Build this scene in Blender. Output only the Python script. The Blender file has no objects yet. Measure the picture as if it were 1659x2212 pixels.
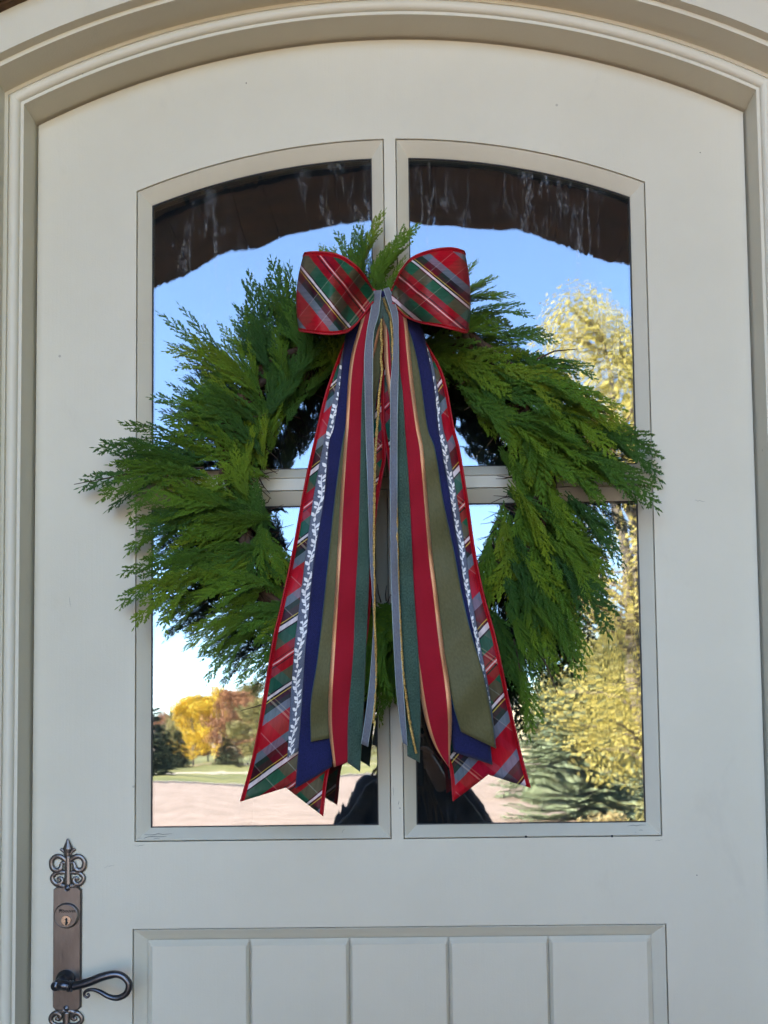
import bpy, bmesh, math, random
from mathutils import Vector, Matrix, noise
from mathutils.geometry import tessellate_polygon
R = math.radians
random.seed(11)
sc = bpy.context.scene
C = sc.collection

# ------------------------------------------------------------------ camera
PITCH, YAW, ROLL = 0.04611, -0.00926, -0.01206
CAMP = Vector((0.023, -1.2, 1.40))
FPX, PPX, PPY = 1750.0, 873.0, 1532.0          # focal length and optical centre in units of a 1659 x 2211 frame
fwd = Vector((math.sin(YAW)*math.cos(PITCH), math.cos(YAW)*math.cos(PITCH), math.sin(PITCH)))
rt0 = Vector((math.cos(YAW), -math.sin(YAW), 0)); up0 = rt0.cross(fwd)
rt = rt0*math.cos(ROLL) + up0*math.sin(ROLL); up = -rt0*math.sin(ROLL) + up0*math.cos(ROLL)
cam = bpy.data.cameras.new('camera'); camo = bpy.data.objects.new('camera', cam); C.objects.link(camo)
M = Matrix((rt, up, -fwd)).transposed().to_4x4(); M.translation = CAMP
camo.matrix_world = M
cam.sensor_fit = 'VERTICAL'; cam.sensor_height = 24.0; cam.sensor_width = 18.0
cam.lens = FPX/2211.5*24.0
cam.shift_x = -(PPX-829.5)/2211.5; cam.shift_y = (PPY-1105.7)/2211.5
cam.clip_start = 0.01; cam.clip_end = 5000
cam.dof.use_dof = True; cam.dof.focus_distance = 1.14; cam.dof.aperture_fstop = 5.2     # phone lens: the mirrored yard is far out of the focal plane
sc.camera = camo

# ------------------------------------------------------------------ sky, sun, exposure
SUN_DIR = Vector((-0.72, 0.36, 0.57)).normalized()     # towards the sun: from the left, just behind the plane of the house front
w = bpy.data.worlds.new('World'); sc.world = w; w.use_nodes = True
wn = w.node_tree.nodes; wl = w.node_tree.links
sky = wn.new('ShaderNodeTexSky'); sky.sky_type = 'NISHITA'; sky.sun_disc = False
sky.sun_elevation = math.asin(SUN_DIR.z); sky.sun_rotation = math.atan2(SUN_DIR.x, SUN_DIR.y)
sky.air_density = 1.0; sky.dust_density = 0.25; sky.ozone_density = 2.5; sky.altitude = 1500
wl.new(sky.outputs[0], wn['Background'].inputs[0]); wn['Background'].inputs[1].default_value = 0.14
sl = bpy.data.lights.new('sun', 'SUN'); sl.energy = 5.0; sl.angle = R(0.5); sl.color = (1, .90, .74)
so = bpy.data.objects.new('sun', sl); C.objects.link(so); so.rotation_euler = SUN_DIR.to_track_quat('Z', 'Y').to_euler()
so.location = SUN_DIR*60
sc.view_settings.view_transform = 'Standard'; sc.view_settings.look = 'None'
sc.view_settings.gamma = 1; sc.view_settings.exposure = 3.42
sc.cycles.max_bounces = 10; sc.cycles.diffuse_bounces = 6; sc.cycles.glossy_bounces = 5; sc.cycles.transparent_max_bounces = 16
sc.cycles.sample_clamp_indirect = 6

# ------------------------------------------------------------------ helpers
def P(px, py, y=0.0):
    "point of the plane at depth y behind a spot measured on a 1659 x 2211 print"
    d = fwd*FPX + rt*(px-PPX) - up*(py-PPY)
    return CAMP + d*((y-CAMP.y)/d.y)

class MB:
    def __init__(s): s.v = []; s.f = []; s.uv = {}
    def add(s, vs, fs):
        o = len(s.v); s.v += [tuple(v) for v in vs]; s.f += [tuple(i+o for i in f) for f in fs]; return o
    def box(s, a, b):
        x0, y0, z0 = a; x1, y1, z1 = b
        s.add([(x0,y0,z0),(x1,y0,z0),(x1,y1,z0),(x0,y1,z0),(x0,y0,z1),(x1,y0,z1),(x1,y1,z1),(x0,y1,z1)],
              [(0,3,2,1),(4,5,6,7),(0,1,5,4),(1,2,6,5),(2,3,7,6),(3,0,4,7)])
    def tube(s, pts, rad, n=8, flat=None, cap=True):
        "swept tube; flat=(nx,ny,nz,k): squash by k along that axis"
        pts = [Vector(p) for p in pts]; m = len(pts)
        rad = rad if hasattr(rad, '__len__') else [rad]*m
        ref = None; rings = []
        for i, p in enumerate(pts):
            t = (pts[min(i+1, m-1)]-pts[max(i-1, 0)]).normalized()
            if flat: a = Vector(flat[:3])
            elif ref is None: a = t.orthogonal()
            else: a = ref
            a = (a - t*a.dot(t)).normalized(); ref = a; b = t.cross(a)
            k = flat[3] if flat else 1
            rings.append([p + (a*math.cos(q)*k + b*math.sin(q))*rad[i] for q in [2*math.pi*j/n for j in range(n)]])
        vs = [v for r in rings for v in r]; fs = []
        for i in range(m-1):
            for j in range(n):
                fs.append((i*n+j, i*n+(j+1) % n, (i+1)*n+(j+1) % n, (i+1)*n+j))
        if cap: fs.append(tuple(range(n))[::-1]); fs.append(tuple((m-1)*n+j for j in range(n)))
        s.add(vs, fs)
    def lathe(s, c, axis, prof, n=24):
        "prof: list of (radius, height along axis)"
        axis = Vector(axis).normalized(); a = axis.orthogonal().normalized(); b = axis.cross(a); c = Vector(c)
        vs = []; fs = []
        for r, h in prof:
            for j in range(n):
                q = 2*math.pi*j/n; vs.append(c + axis*h + (a*math.cos(q)+b*math.sin(q))*max(r, 1e-5))
        for i in range(len(prof)-1):
            for j in range(n): fs.append((i*n+j, i*n+(j+1) % n, (i+1)*n+(j+1) % n, (i+1)*n+j))
        s.add(vs, fs)
    def prism(s, poly, y0, y1, holes=()):
        "xz outline with holes, from y0 (front) to y1"
        loops = [[Vector((x, z, 0)) for x, z in l] for l in [poly, *holes]]
        flat = [p for l in loops for p in l]; n = len(flat)
        tri = tessellate_polygon(loops)
        vs = [(p.x, y0, p.y) for p in flat] + [(p.x, y1, p.y) for p in flat]
        fs = []
        for a, b, c in tri:
            A, B, D = flat[a], flat[b], flat[c]
            if (B-A).cross(D-A).z < 0: b, c = c, b
            fs += [(a, b, c), (c+n, b+n, a+n)]
        o = 0
        for li, l in enumerate(loops):
            m = len(l); ar = sum(l[i].x*l[(i+1) % m].y - l[(i+1) % m].x*l[i].y for i in range(m))
            for i in range(m):
                a, b = o+i, o+(i+1) % m
                if (ar > 0) == (li == 0): fs.append((b, a, a+n, b+n))
                else: fs.append((a, b, b+n, a+n))
            o += m
        s.add(vs, fs)
    def build(s, name, mat, parent=None, smooth=False, uv=None, edge=None):
        me = bpy.data.meshes.new(name); me.from_pydata(s.v, [], s.f); me.update()
        if uv:
            l = me.uv_layers.new(name='UVMap')
            for lp in me.loops: l.data[lp.index].uv = uv[lp.vertex_index]
        if edge:
            l = me.uv_layers.new(name='Edge')
            for lp in me.loops: l.data[lp.index].uv = edge[lp.vertex_index]
        if smooth: me.shade_smooth()
        if mat: me.materials.append(mat)
        o = bpy.data.objects.new(name, me); C.objects.link(o)
        if parent: o.parent = parent
        return o
def tag(o, label=None, cat=None, group=None, kind=None):
    if label: o['label'] = label
    if cat: o['category'] = cat
    if group: o['group'] = group
    if kind: o['kind'] = kind
    return o
def empty(name, loc=(0, 0, 0)):
    o = bpy.data.objects.new(name, None); C.objects.link(o); o.location = loc; o.empty_display_size = .1; return o
def auto_smooth(o, deg=35):
    me = o.data; me.shade_smooth()
    me.set_sharp_from_angle(angle=R(deg))
def smoothstep(t): t = max(0, min(1, t)); return t*t*(3-2*t)

# ------------------------------------------------------------------ materials
def mat(name):
    m = bpy.data.materials.new(name); m.use_nodes = True
    nt = m.node_tree; return m, nt, nt.nodes['Principled BSDF']
def N(nt, t, **k):
    n = nt.nodes.new('ShaderNode'+t)
    for a, b in k.items(): setattr(n, a, b)
    return n
def ramp(nt, fac, stops, interp='LINEAR'):
    r = N(nt, 'ValToRGB'); e = r.color_ramp; e.interpolation = interp
    while len(e.elements) < len(stops): e.elements.new(1)
    for el, (p, c) in zip(e.elements, stops): el.position = p; el.color = (*c, 1) if len(c) == 3 else c
    nt.links.new(fac, r.inputs[0]); return r
def mth(nt, op, a, b=None, c=None):
    n = N(nt, 'Math', operation=op)
    for i, x in enumerate((a, b, c)):
        if x is None: continue
        if isinstance(x, (int, float)): n.inputs[i].default_value = x
        else: nt.links.new(x, n.inputs[i])
    return n.outputs[0]
def mixc(nt, fac, a, b, mode='MIX'):
    n = N(nt, 'Mix', data_type='RGBA', blend_type=mode)
    for i, x in ((0, fac), (6, a), (7, b)):
        if isinstance(x, (int, float)): n.inputs[i].default_value = x
        elif isinstance(x, tuple): n.inputs[i].default_value = (*x, 1) if len(x) == 3 else x
        else: nt.links.new(x, n.inputs[i])
    return n.outputs[2]
def coord(nt, scale=(1, 1, 1), kind='Object', rot=(0, 0, 0)):
    t = N(nt, 'TexCoord'); mp = N(nt, 'Mapping'); mp.inputs['Scale'].default_value = scale; mp.inputs['Rotation'].default_value = rot
    nt.links.new(t.outputs[kind], mp.inputs[0]); return mp.outputs[0]
def nz(nt, vec, scale, detail=3, rough=.55, dist=0):
    n = N(nt, 'TexNoise'); n.inputs['Scale'].default_value = scale; n.inputs['Detail'].default_value = detail
    n.inputs['Roughness'].default_value = rough; n.inputs['Distortion'].default_value = dist
    nt.links.new(vec, n.inputs['Vector']); return n.outputs[0]
def bump(nt, b, h, strength, dist):
    n = N(nt, 'Bump'); n.inputs['Strength'].default_value = strength; n.inputs['Distance'].default_value = dist
    nt.links.new(h, n.inputs['Height']); nt.links.new(n.outputs[0], b.inputs['Normal']); return n
def noisy(name, c1, c2, scale=5, rough=.7, bscale=None, bd=.002, bs=.4, metallic=0, detail=4, stretch=(1, 1, 1), spec=.5, lo=.35, hi=.65, sheen=0):
    m, nt, b = mat(name); v = coord(nt, stretch)
    n = nz(nt, v, scale, detail); r = ramp(nt, n, [(lo, c1), (hi, c2)]); nt.links.new(r.outputs[0], b.inputs['Base Color'])
    b.inputs['Roughness'].default_value = rough; b.inputs['Metallic'].default_value = metallic; b.inputs['Specular IOR Level'].default_value = spec
    b.inputs['Sheen Weight'].default_value = sheen
    if bscale: bump(nt, b, nz(nt, v, bscale, 4), bs, bd)
    return m

# painted wood: cream-grey eggshell paint, faint brush texture, dust and scuffs
def paint_mat():
    m, nt, b = mat('cream_paint'); v = coord(nt)
    base = ramp(nt, nz(nt, v, 1.7, 6, .65), [(.3, (.575, .54, .43)), (.7, (.65, .612, .495))]).outputs[0]
    sm = ramp(nt, nz(nt, coord(nt, (1, 1, .5)), 9, 6, .7, .6), [(.60, (0, 0, 0)), (.78, (1, 1, 1))]).outputs[0]
    col = mixc(nt, mth(nt, 'MULTIPLY', sm, .24), base, (.40, .37, .30))
    sp = N(nt, 'TexVoronoi'); sp.inputs['Scale'].default_value = 11; nt.links.new(v, sp.inputs['Vector'])
    spot = mth(nt, 'LESS_THAN', sp.outputs['Distance'], .022)
    col = mixc(nt, mth(nt, 'MULTIPLY', spot, .5), col, (.2, .18, .14))
    nt.links.new(col, b.inputs['Base Color'])
    b.inputs['Roughness'].default_value = .46; b.inputs['Specular IOR Level'].default_value = .38
    h = mth(nt, 'ADD', nz(nt, v, 420, 3, .6), mth(nt, 'MULTIPLY', nz(nt, v, 60, 3), .7))
    h = mth(nt, 'ADD', h, mth(nt, 'MULTIPLY', nz(nt, coord(nt, (1, 1, .03)), 260, 3), .8))
    bump(nt, b, h, .30, .0007)
    return m
PAINT = paint_mat()
def frame_mat():
    m = PAINT.copy(); m.name = 'frame_paint'; return m
FRAME = frame_mat()

def glass_mat():
    m, nt, b = mat('reflective_glass'); nt.nodes.remove(b)
    out = nt.nodes['Material Output']
    v = coord(nt)
    gl = N(nt, 'BsdfGlossy'); gl.inputs['Roughness'].default_value = 0.0; gl.inputs['Color'].default_value = (.93, .95, .97, 1)
    tr = N(nt, 'BsdfTransparent'); tr.inputs['Color'].default_value = (.62, .66, .64, 1)
    # old wavy glass: gentle swells, vertical drip ripples, small seeds
    h1 = nz(nt, v, 7, 1, .4); h2 = nz(nt, coord(nt, (1, 1, .16)), 55, 2, .5, .4); h3 = nz(nt, v, 38, 1, .4)
    lump = N(nt, 'TexVoronoi'); lump.inputs['Scale'].default_value = 17; nt.links.new(coord(nt, (1, 1, .7)), lump.inputs['Vector'])
    lp = mth(nt, 'MULTIPLY', mth(nt, 'MAXIMUM', mth(nt, 'SUBTRACT', .16, lump.outputs['Distance']), 0), 1.2)
    mask = ramp(nt, nz(nt, v, 5.5, 2), [(.46, (0, 0, 0)), (.66, (1, 1, 1))]).outputs[0]
    hh = mth(nt, 'ADD', mth(nt, 'MULTIPLY', h1, 1.0), mth(nt, 'MULTIPLY', mth(nt, 'MULTIPLY', h2, mask), .11))
    hh = mth(nt, 'ADD', hh, mth(nt, 'MULTIPLY', mth(nt, 'MULTIPLY', lp, mask), .3))
    hh = mth(nt, 'ADD', hh, mth(nt, 'MULTIPLY', h3, .035))
    bp = N(nt, 'Bump'); bp.inputs['Strength'].default_value = 1; bp.inputs['Distance'].default_value = .00075; nt.links.new(hh, bp.inputs['Height'])
    nt.links.new(bp.outputs[0], gl.inputs['Normal'])
    mx = N(nt, 'MixShader'); mx.inputs[0].default_value = GLASS_R
    nt.links.new(tr.outputs[0], mx.inputs[1]); nt.links.new(gl.outputs[0], mx.inputs[2])
    # dried water runs and dust
    df = N(nt, 'BsdfDiffuse'); df.inputs['Color'].default_value = (.62, .66, .72, 1)
    s1 = nz(nt, coord(nt, (1, 1, .17)), 75, 5, .65, .9)
    s2 = nz(nt, coord(nt, (1, 1, .6)), 170, 4, .75); s3 = nz(nt, coord(nt, (1, 1, .55)), 9, 2, .5)
    st = mth(nt, 'MULTIPLY', ramp(nt, s1, [(.52, (0, 0, 0)), (.70, (1, 1, 1))]).outputs[0], ramp(nt, s2, [(.44, (.06, .06, .06)), (.60, (1, 1, 1))]).outputs[0])
    st = mth(nt, 'MULTIPLY', st, ramp(nt, s3, [(.46, (0, 0, 0)), (.62, (1, 1, 1))]).outputs[0])
    sx = N(nt, 'SeparateXYZ'); tc = N(nt, 'TexCoord'); nt.links.new(tc.outputs['Object'], sx.inputs[0])
    hz = N(nt, 'MapRange'); hz.inputs[1].default_value = 1.3; hz.inputs[2].default_value = 2.25; hz.inputs[3].default_value = .25; hz.inputs[4].default_value = 1.0
    nt.links.new(sx.outputs[2], hz.inputs[0])
    st = mth(nt, 'MULTIPLY', st, hz.outputs[0])
    dust = mth(nt, 'ADD', mth(nt, 'MULTIPLY', st, .34), .010)
    m2 = N(nt, 'MixShader'); nt.links.new(dust, m2.inputs[0]); nt.links.new(mx.outputs[0], m2.inputs[1]); nt.links.new(df.outputs[0], m2.inputs[2])
    nt.links.new(m2.outputs[0], out.inputs[0]); return m
GLASS_R = .235
GLASS = glass_mat()

W_PL = .105     # plaid ribbon width
PER = .237      # plaid repeat
RED, GRN, BLK, WHT, YEL, GRY = (.40, .005, .016), (.010, .095, .05), (.008, .007, .011), (.72, .64, .66), (.50, .36, .06), (.14, .16, .21)
MAR, NVY, PNK = (.04, .006, .014), (.010, .010, .06), (.75, .42, .42)
PLAID = [(0, WHT), (.02, BLK), (.032, GRN), (.135, (.27, .005, .013)), (.20, BLK), (.21, RED), (.219, PNK), (.234, RED), (.244, BLK), (.255, (.30, .005, .014)), (.32, GRN),
         (.425, BLK), (.437, WHT), (.457, BLK), (.472, YEL), (.48, MAR), (.515, (.012, .016, .02)), (.55, GRY), (.62, RED), (.79, GRY), (.86, (.010, .016, .016)), (.905, MAR), (.962, YEL), (.970, BLK), (.988, WHT)]
WEFT = [(0, (.75, .62, .45)), (.012, BLK), (.03, GRN), (.14, RED), (.23, PNK), (.236, RED), (.32, (.05, .09, .05)), (.43, (.5, .4, .35)), (.44, MAR), (.55, (.10, .02, .05)), (.62, RED), (.79, (.2, .14, .18)), (.86, NVY), (.97, (.5, .4, .25)), (.978, BLK)]
def weave(nt, vec_u, vec_v, s=2600):
    a = mth(nt, 'SINE', mth(nt, 'MULTIPLY', vec_u, s)); b = mth(nt, 'SINE', mth(nt, 'MULTIPLY', vec_v, s)); return mth(nt, 'MULTIPLY', a, b)
def uvnodes(nt):
    t = N(nt, 'TexCoord'); s = N(nt, 'SeparateXYZ'); nt.links.new(t.outputs['UV'], s.inputs[0]); return s.outputs[0], s.outputs[1], t.outputs['UV']
def plaid_mat(PER=PER):
    m, nt, b = mat('plaid_taffeta'); u, v, uv = uvnodes(nt)
    wob = mth(nt, 'MULTIPLY', nz(nt, uv, 22, 2), .004)
    p = mth(nt, 'FRACT', mth(nt, 'DIVIDE', mth(nt, 'ADD', mth(nt, 'ADD', v, u), wob), PER))
    q = mth(nt, 'FRACT', mth(nt, 'DIVIDE', mth(nt, 'ADD', mth(nt, 'SUBTRACT', v, u), 10.1), PER))
    cp = ramp(nt, p, PLAID, 'CONSTANT').outputs[0]; cq = ramp(nt, q, WEFT, 'CONSTANT').outputs[0]
    col = mixc(nt, .20, cp, cq)
    slub = nz(nt, coord(nt, (260, 40, 1), 'UV', (0, 0, R(45))), 1, 3)
    col = mixc(nt, 1, col, ramp(nt, slub, [(.3, (.78, .78, .78)), (.7, (1.12, 1.12, 1.12))]).outputs[0], 'MULTIPLY')
    eu = N(nt, 'UVMap'); eu.uv_map = 'Edge'; es = N(nt, 'SeparateXYZ'); nt.links.new(eu.outputs[0], es.inputs[0]); ue = es.outputs[0]
    e = mth(nt, 'ADD', mth(nt, 'LESS_THAN', ue, .04), mth(nt, 'GREATER_THAN', ue, .96))
    col = mixc(nt, e, col, (.36, .004, .011))
    nt.links.new(col, b.inputs['Base Color']); b.inputs['Roughness'].default_value = .40; b.inputs['Sheen Weight'].default_value = 0; b.inputs['Specular IOR Level'].default_value = .18
    b.inputs['Anisotropic'].default_value = .3
    bump(nt, b, mth(nt, 'ADD', nz(nt, coord(nt, (900, 300, 1), 'UV', (0, 0, R(45))), 1, 2), mth(nt, 'MULTIPLY', e, mth(nt, 'SINE', mth(nt, 'MULTIPLY', v, 2200)))), .35, .0006)
    return m
def cloth(name, c1, c2, sheen=.3, rough=.8, wscale=2400, fleck=900, edge=None, bs=.35):
    m, nt, b = mat(name); u, v, uv = uvnodes(nt)
    f = nz(nt, coord(nt, (fleck, fleck*.6, 1), 'UV'), 1, 3); big = nz(nt, uv, 18, 3)
    col = ramp(nt, mth(nt, 'ADD', mth(nt, 'MULTIPLY', f, .75), mth(nt, 'MULTIPLY', big, .25)), [(.35, c1), (.68, c2)]).outputs[0]
    if edge:
        ec, ew, wid, metal, both = edge
        e = mth(nt, 'LESS_THAN', u, ew)
        if both: e = mth(nt, 'ADD', e, mth(nt, 'GREATER_THAN', u, wid-ew))
        fl = ramp(nt, nz(nt, coord(nt, (1500, 1500, 1), 'UV'), 1, 2), [(.3, tuple(.55*x for x in ec)), (.7, tuple(min(1, 1.35*x) for x in ec))]).outputs[0]
        col = mixc(nt, e, col, fl); nt.links.new(mth(nt, 'MULTIPLY', e, metal), b.inputs['Metallic'])
        nt.links.new(mth(nt, 'SUBTRACT', rough, mth(nt, 'MULTIPLY', e, (rough-.42)*min(1, metal*2))), b.inputs['Roughness'])
    else: b.inputs['Roughness'].default_value = rough
    nt.links.new(col, b.inputs['Base Color']); b.inputs['Sheen Weight'].default_value = sheen; b.inputs['Specular IOR Level'].default_value = .25
    bump(nt, b, mth(nt, 'ADD', weave(nt, u, v, wscale), mth(nt, 'MULTIPLY', f, 1.5)), bs, .0004)
    return m
PLAIDM = plaid_mat(); PLAIDL = PLAIDM
W_RED, W_VEL = .040, .013
REDM = cloth('red_linen', (.24, .002, .012), (.33, .004, .018), .1, .85, edge=((.62, .30, .15), .0058, W_RED, .55, True))
NAVY = cloth('navy_velvet', (.006, .008, .045), (.015, .018, .095), .12, .9, fleck=600)
OLIVE = cloth('olive_taffeta', (.085, .080, .030), (.115, .108, .045), .1, .55, fleck=300, edge=((.03, .09, .13), .0012, .06, 0, True))
GREEN = cloth('green_felt', (.010, .034, .024), (.075, .135, .10), .2, .95, fleck=620, bs=.6)
GREY = cloth('grey_velvet', (.11, .12, .15), (.17, .18, .215), .2, .8, fleck=500, edge=((.36, .45, .46), .0010, W_VEL, 0, True))
DENIM = cloth('denim_blue_cloth', (.075, .09, .14), (.17, .19, .25), .1, .9, fleck=700)
PRINT = noisy('white_print', (.72, .72, .74), (.85, .85, .86), 60, .7)
GOLD = noisy('gold_tinsel', (.30, .16, .03), (.85, .58, .2), 900, .3, 1200, .001, 1, metallic=.8, lo=.4, hi=.6)
BROWNTWIG = noisy('bark_twig', (.028, .017, .010), (.085, .05, .03), 40, .9, 150, .002, .8)
DARK = noisy('black_gap', (.010, .010, .010), (.02, .02, .02), 10, .8)
SEAL = noisy('glazing_seal', (.016, .014, .012), (.04, .036, .03), 60, .6)

def cedar_mat():
    m, nt, b = mat('cedar_green'); oi = N(nt, 'ObjectInfo')
    c = ramp(nt, oi.outputs['Random'], [(0, (.030, .092, .018)), (.25, (.052, .132, .015)), (.6, (.085, .178, .013)), (.88, (.122, .215, .013)), (1, (.17, .25, .015))]).outputs[0]
    t = N(nt, 'TexCoord'); s = N(nt, 'SeparateXYZ'); nt.links.new(t.outputs['Object'], s.inputs[0])
    tip = ramp(nt, mth(nt, 'ADD', mth(nt, 'MULTIPLY', s.outputs[0], 1.0), mth(nt, 'MULTIPLY', nz(nt, t.outputs['Object'], 14, 2), .5)), [(.3, (.72, .78, .8)), (1.2, (1.25, 1.18, .9))]).outputs[0]
    col = mixc(nt, 1, c, tip, 'MULTIPLY')
    nt.links.new(col, b.inputs['Base Color']); b.inputs['Roughness'].default_value = .5; b.inputs['Specular IOR Level'].default_value = .35
    b.inputs['Subsurface Weight'].default_value = 0
    bump(nt, b, nz(nt, t.outputs['Object'], 260, 2), .5, .02)
    return m
CEDAR = cedar_mat()

def leafmat(name, stops, scale=1.2, trans=.25):
    m, nt, b = mat(name); v = coord(nt)
    col = ramp(nt, nz(nt, v, scale, 5, .75), stops).outputs[0]
    nt.links.new(col, b.inputs['Base Color']); b.inputs['Roughness'].default_value = .6; b.inputs['Specular IOR Level'].default_value = .25
    tl = N(nt, 'BsdfTranslucent'); nt.links.new(col, tl.inputs[0]); mx = N(nt, 'MixShader'); mx.inputs[0].default_value = trans
    nt.links.new(b.outputs[0], mx.inputs[1]); nt.links.new(tl.outputs[0], mx.inputs[2]); nt.links.new(mx.outputs[0], nt.nodes['Material Output'].inputs[0]); return m
BRONZE = noisy('aged_bronze', (.14, .125, .115), (.21, .188, .175), 25, .34, 300, .0006, .25, metallic=.85, stretch=(1, 1, .35))
PEWTER = noisy('dark_iron', (.055, .058, .068), (.12, .122, .135), 30, .30, 260, .0008, .35, metallic=.9)
BRASS = noisy('bright_brass', (.50, .40, .32), (.66, .54, .44), 80, .25, metallic=.9)
STONE = noisy('brown_stone', (.06, .033, .017), (.19, .11, .055), 7, .9, 40, .01, .6, detail=6)
TAN = noisy('shade_lifted_stone', (.30, .16, .065), (.62, .38, .19), 4, .9, 40, .01, .6, detail=6)  # arch stone coloured lighter to offset the shade on its inner face
WOODC = noisy('darkened_wood', (.018, .009, .004), (.045, .022, .009), 6, .7, 60, .002, .4, stretch=(.2, 3, 3), spec=.08)  # wood kept extra dark against light thrown up by the drive

# ------------------------------------------------------------------ dimensions of the door
DW, DSP, DAP = .5405, 2.3625, 2.489
DR = (DW**2+(DAP-DSP)**2)/(2*(DAP-DSP)); DZC = DAP-DR
WX, WZB, WSP, WAP, MUL = .3887, 1.2643, 2.2557, 2.3313, .0089
WR = (WX**2+(WAP-WSP)**2)/(2*(WAP-WSP)); WZC = WAP-WR
MZ0, MZ1 = 1.7874, 1.8050
PX, PZ = .391, 1.1373
BW, BD = .0193, .014

def arc_pts(x0, x1, zc, r, n):
    return [(x0+(x1-x0)*i/n, zc+math.sqrt(r*r-(x0+(x1-x0)*i/n)**2)) for i in range(n+1)]

# ------------------------------------------------------------------ the setting
def sheet(name, poly, z, m, sub=None):
    b = MB(); b.add([(x, y, z) for x, y in poly], [tuple(range(len(poly)))]); o = b.build(name, m); return tag(o, kind='structure')
GRASS = noisy('lawn', (.11, .12, .025), (.27, .24, .075), .22, .95, 30, .02, .5, detail=8)
DRIVE = noisy('pink_concrete', (.25, .178, .132), (.36, .262, .205), 1.6, .9, 60, .004, .4, detail=7)
KERB = noisy('pale_kerb', (.46, .38, .30), (.56, .47, .37), 3, .9)
g = sheet('ground', [(-900, -900), (900, -900), (900, 300), (-900, 300)], -.17, GRASS); g.name = 'lawn'
dr = [(-45, -2.9), (2.3, -2.9), (2.7, -8), (3.3, -13.2), (5.0, -22), (8.5, -38), (13, -62), (10.6, -62.5), (6, -50), (0, -42), (-6, -36.5), (-13, -31.5), (-45, -24)]
sheet('driveway', dr[::-1], -.162, DRIVE)
kb = MB()
edge = dr[7:]
for (a, b) in zip(edge, edge[1:]):
    A, B = Vector((*a, 0)), Vector((*b, 0)); n = (B-A).cross(Vector((0, 0, 1))).normalized()*.16
    kb.add([(*(A-n).xy, -.17), (*(B-n).xy, -.17), (*(B+n).xy, -.17), (*(A+n).xy, -.17), (*(A-n).xy, -.06), (*(B-n).xy, -.06), (*(B+n).xy, -.06), (*(A+n).xy, -.06)],
           [(4, 5, 6, 7), (0, 1, 5, 4), (2, 3, 7, 6), (1, 2, 6, 5), (3, 0, 4, 7)])
tag(kb.build('kerb', KERB), kind='structure')
def road(name, pts, wd, z, m):
    b = MB(); L = []; 
    for i, p in enumerate(pts):
        t = (Vector(pts[min(i+1, len(pts)-1)])-Vector(pts[max(i-1, 0)])).normalized(); n = Vector((-t.y, t.x))*wd/2; p = Vector(p)
        L += [(p.x-n.x, p.y-n.y, z), (p.x+n.x, p.y+n.y, z)]
    b.add(L, [(2*i, 2*i+2, 2*i+3, 2*i+1) for i in range(len(pts)-1)]); return tag(b.build(name, m), kind='structure')
road('footpath', [(-60, -33), (-28, -41), (-15.5, -47.5), (-12, -62), (-3, -68), (9, -70), (40, -72)], 1.7, -.158, KERB)
road('far_road', [(-200, -74), (-40, -80), (-20, -90), (0, -98), (30, -104), (200, -120)], 6, -.156, DRIVE)
# hills
hb = MB(); nx_ = 90; rows = [(0, 0), (.35, .5), (.7, .85), (1, 1), (1.5, .6)]
HM = noisy('dry_hillside', (.26, .21, .17), (.36, .30, .26), .012, .95, detail=6)
for j, (dy, hh) in enumerate(rows):
    for i in range(nx_+1):
        x = -1800+3600*i/nx_
        h = 62+26*noise.noise(Vector((x*.0016, 3, 0)))+14*noise.noise(Vector((x*.006, 9, j*.4)))
        hb.v.append((x, -820-dy*500-.00006*x*x, -.5+h*hh))
for j in range(len(rows)-1):
    for i in range(nx_):
        a = j*(nx_+1)+i; hb.f.append((a, a+1, a+nx_+2, a+nx_+1))
tag(hb.build('hills', HM, smooth=True), kind='structure')

# porch floor, ceiling and arch
PFL = noisy('porch_stone_floor', (.045, .036, .028), (.075, .06, .046), 3, .8, 40, .004, .4)
pf = MB()
porch_floor = tag((lambda b: (b.box((-2.7, -2.85, -.17), (2.7, -.002, -.004)), b.build('porch_floor', PFL))[1])(MB()), kind='structure')
for i in range(9):
    for j in range(5):
        b = MB(); b.box((-2.7+.6*i+.004, -2.85+.57*j+.004, -.003), (-2.7+.6*(i+1)-.004, -2.85+.57*(j+1)-.006, 0)); b.build('paving_slab', PFL, porch_floor)
porch = tag(empty('porch', (0, -2.4, 0)), 'brown stone porch arch with timber ceiling, seen mirrored in the glass', 'porch')
def local(o): o.location = -Vector(o.parent.location) if o.parent else (0, 0, 0); return o
AZ, AR, AX = 1.41, 2.6, 1.38  # opening narrowed out of view so less sideways light reaches the frame
pil = arc_pts(-AX, AX, AZ, AR, 24)
b = MB(); b.prism([(-2.5, -.16), (-AX, -.16)] + pil + [(AX, -.16), (2.5, -.16), (2.5, 4.75), (-2.5, 4.75)], -2.62, -2.28)
local(b.build('arch_wall', STONE, porch))
sof = arc_pts(-AX+.03, AX-.03, AZ, AR-.004, 18); sof2 = arc_pts(-AX+.03, AX-.03, AZ, AR-.030, 18)
for i in range(18):
    b = MB(); (xa, za), (xb, zb_), (xc, zc_), (xd, zd) = sof[i], sof[i+1], sof2[i+1], sof2[i]
    e_ = .0015; b.prism([(xa+e_, za), (xd+e_, zd), (xc-e_, zc_), (xb-e_, zb_)], -2.64, -2.26); local(b.build('darkened_soffit', WOODC, porch))  # boards added with a dark colour to tone down bounced light under the arch
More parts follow.
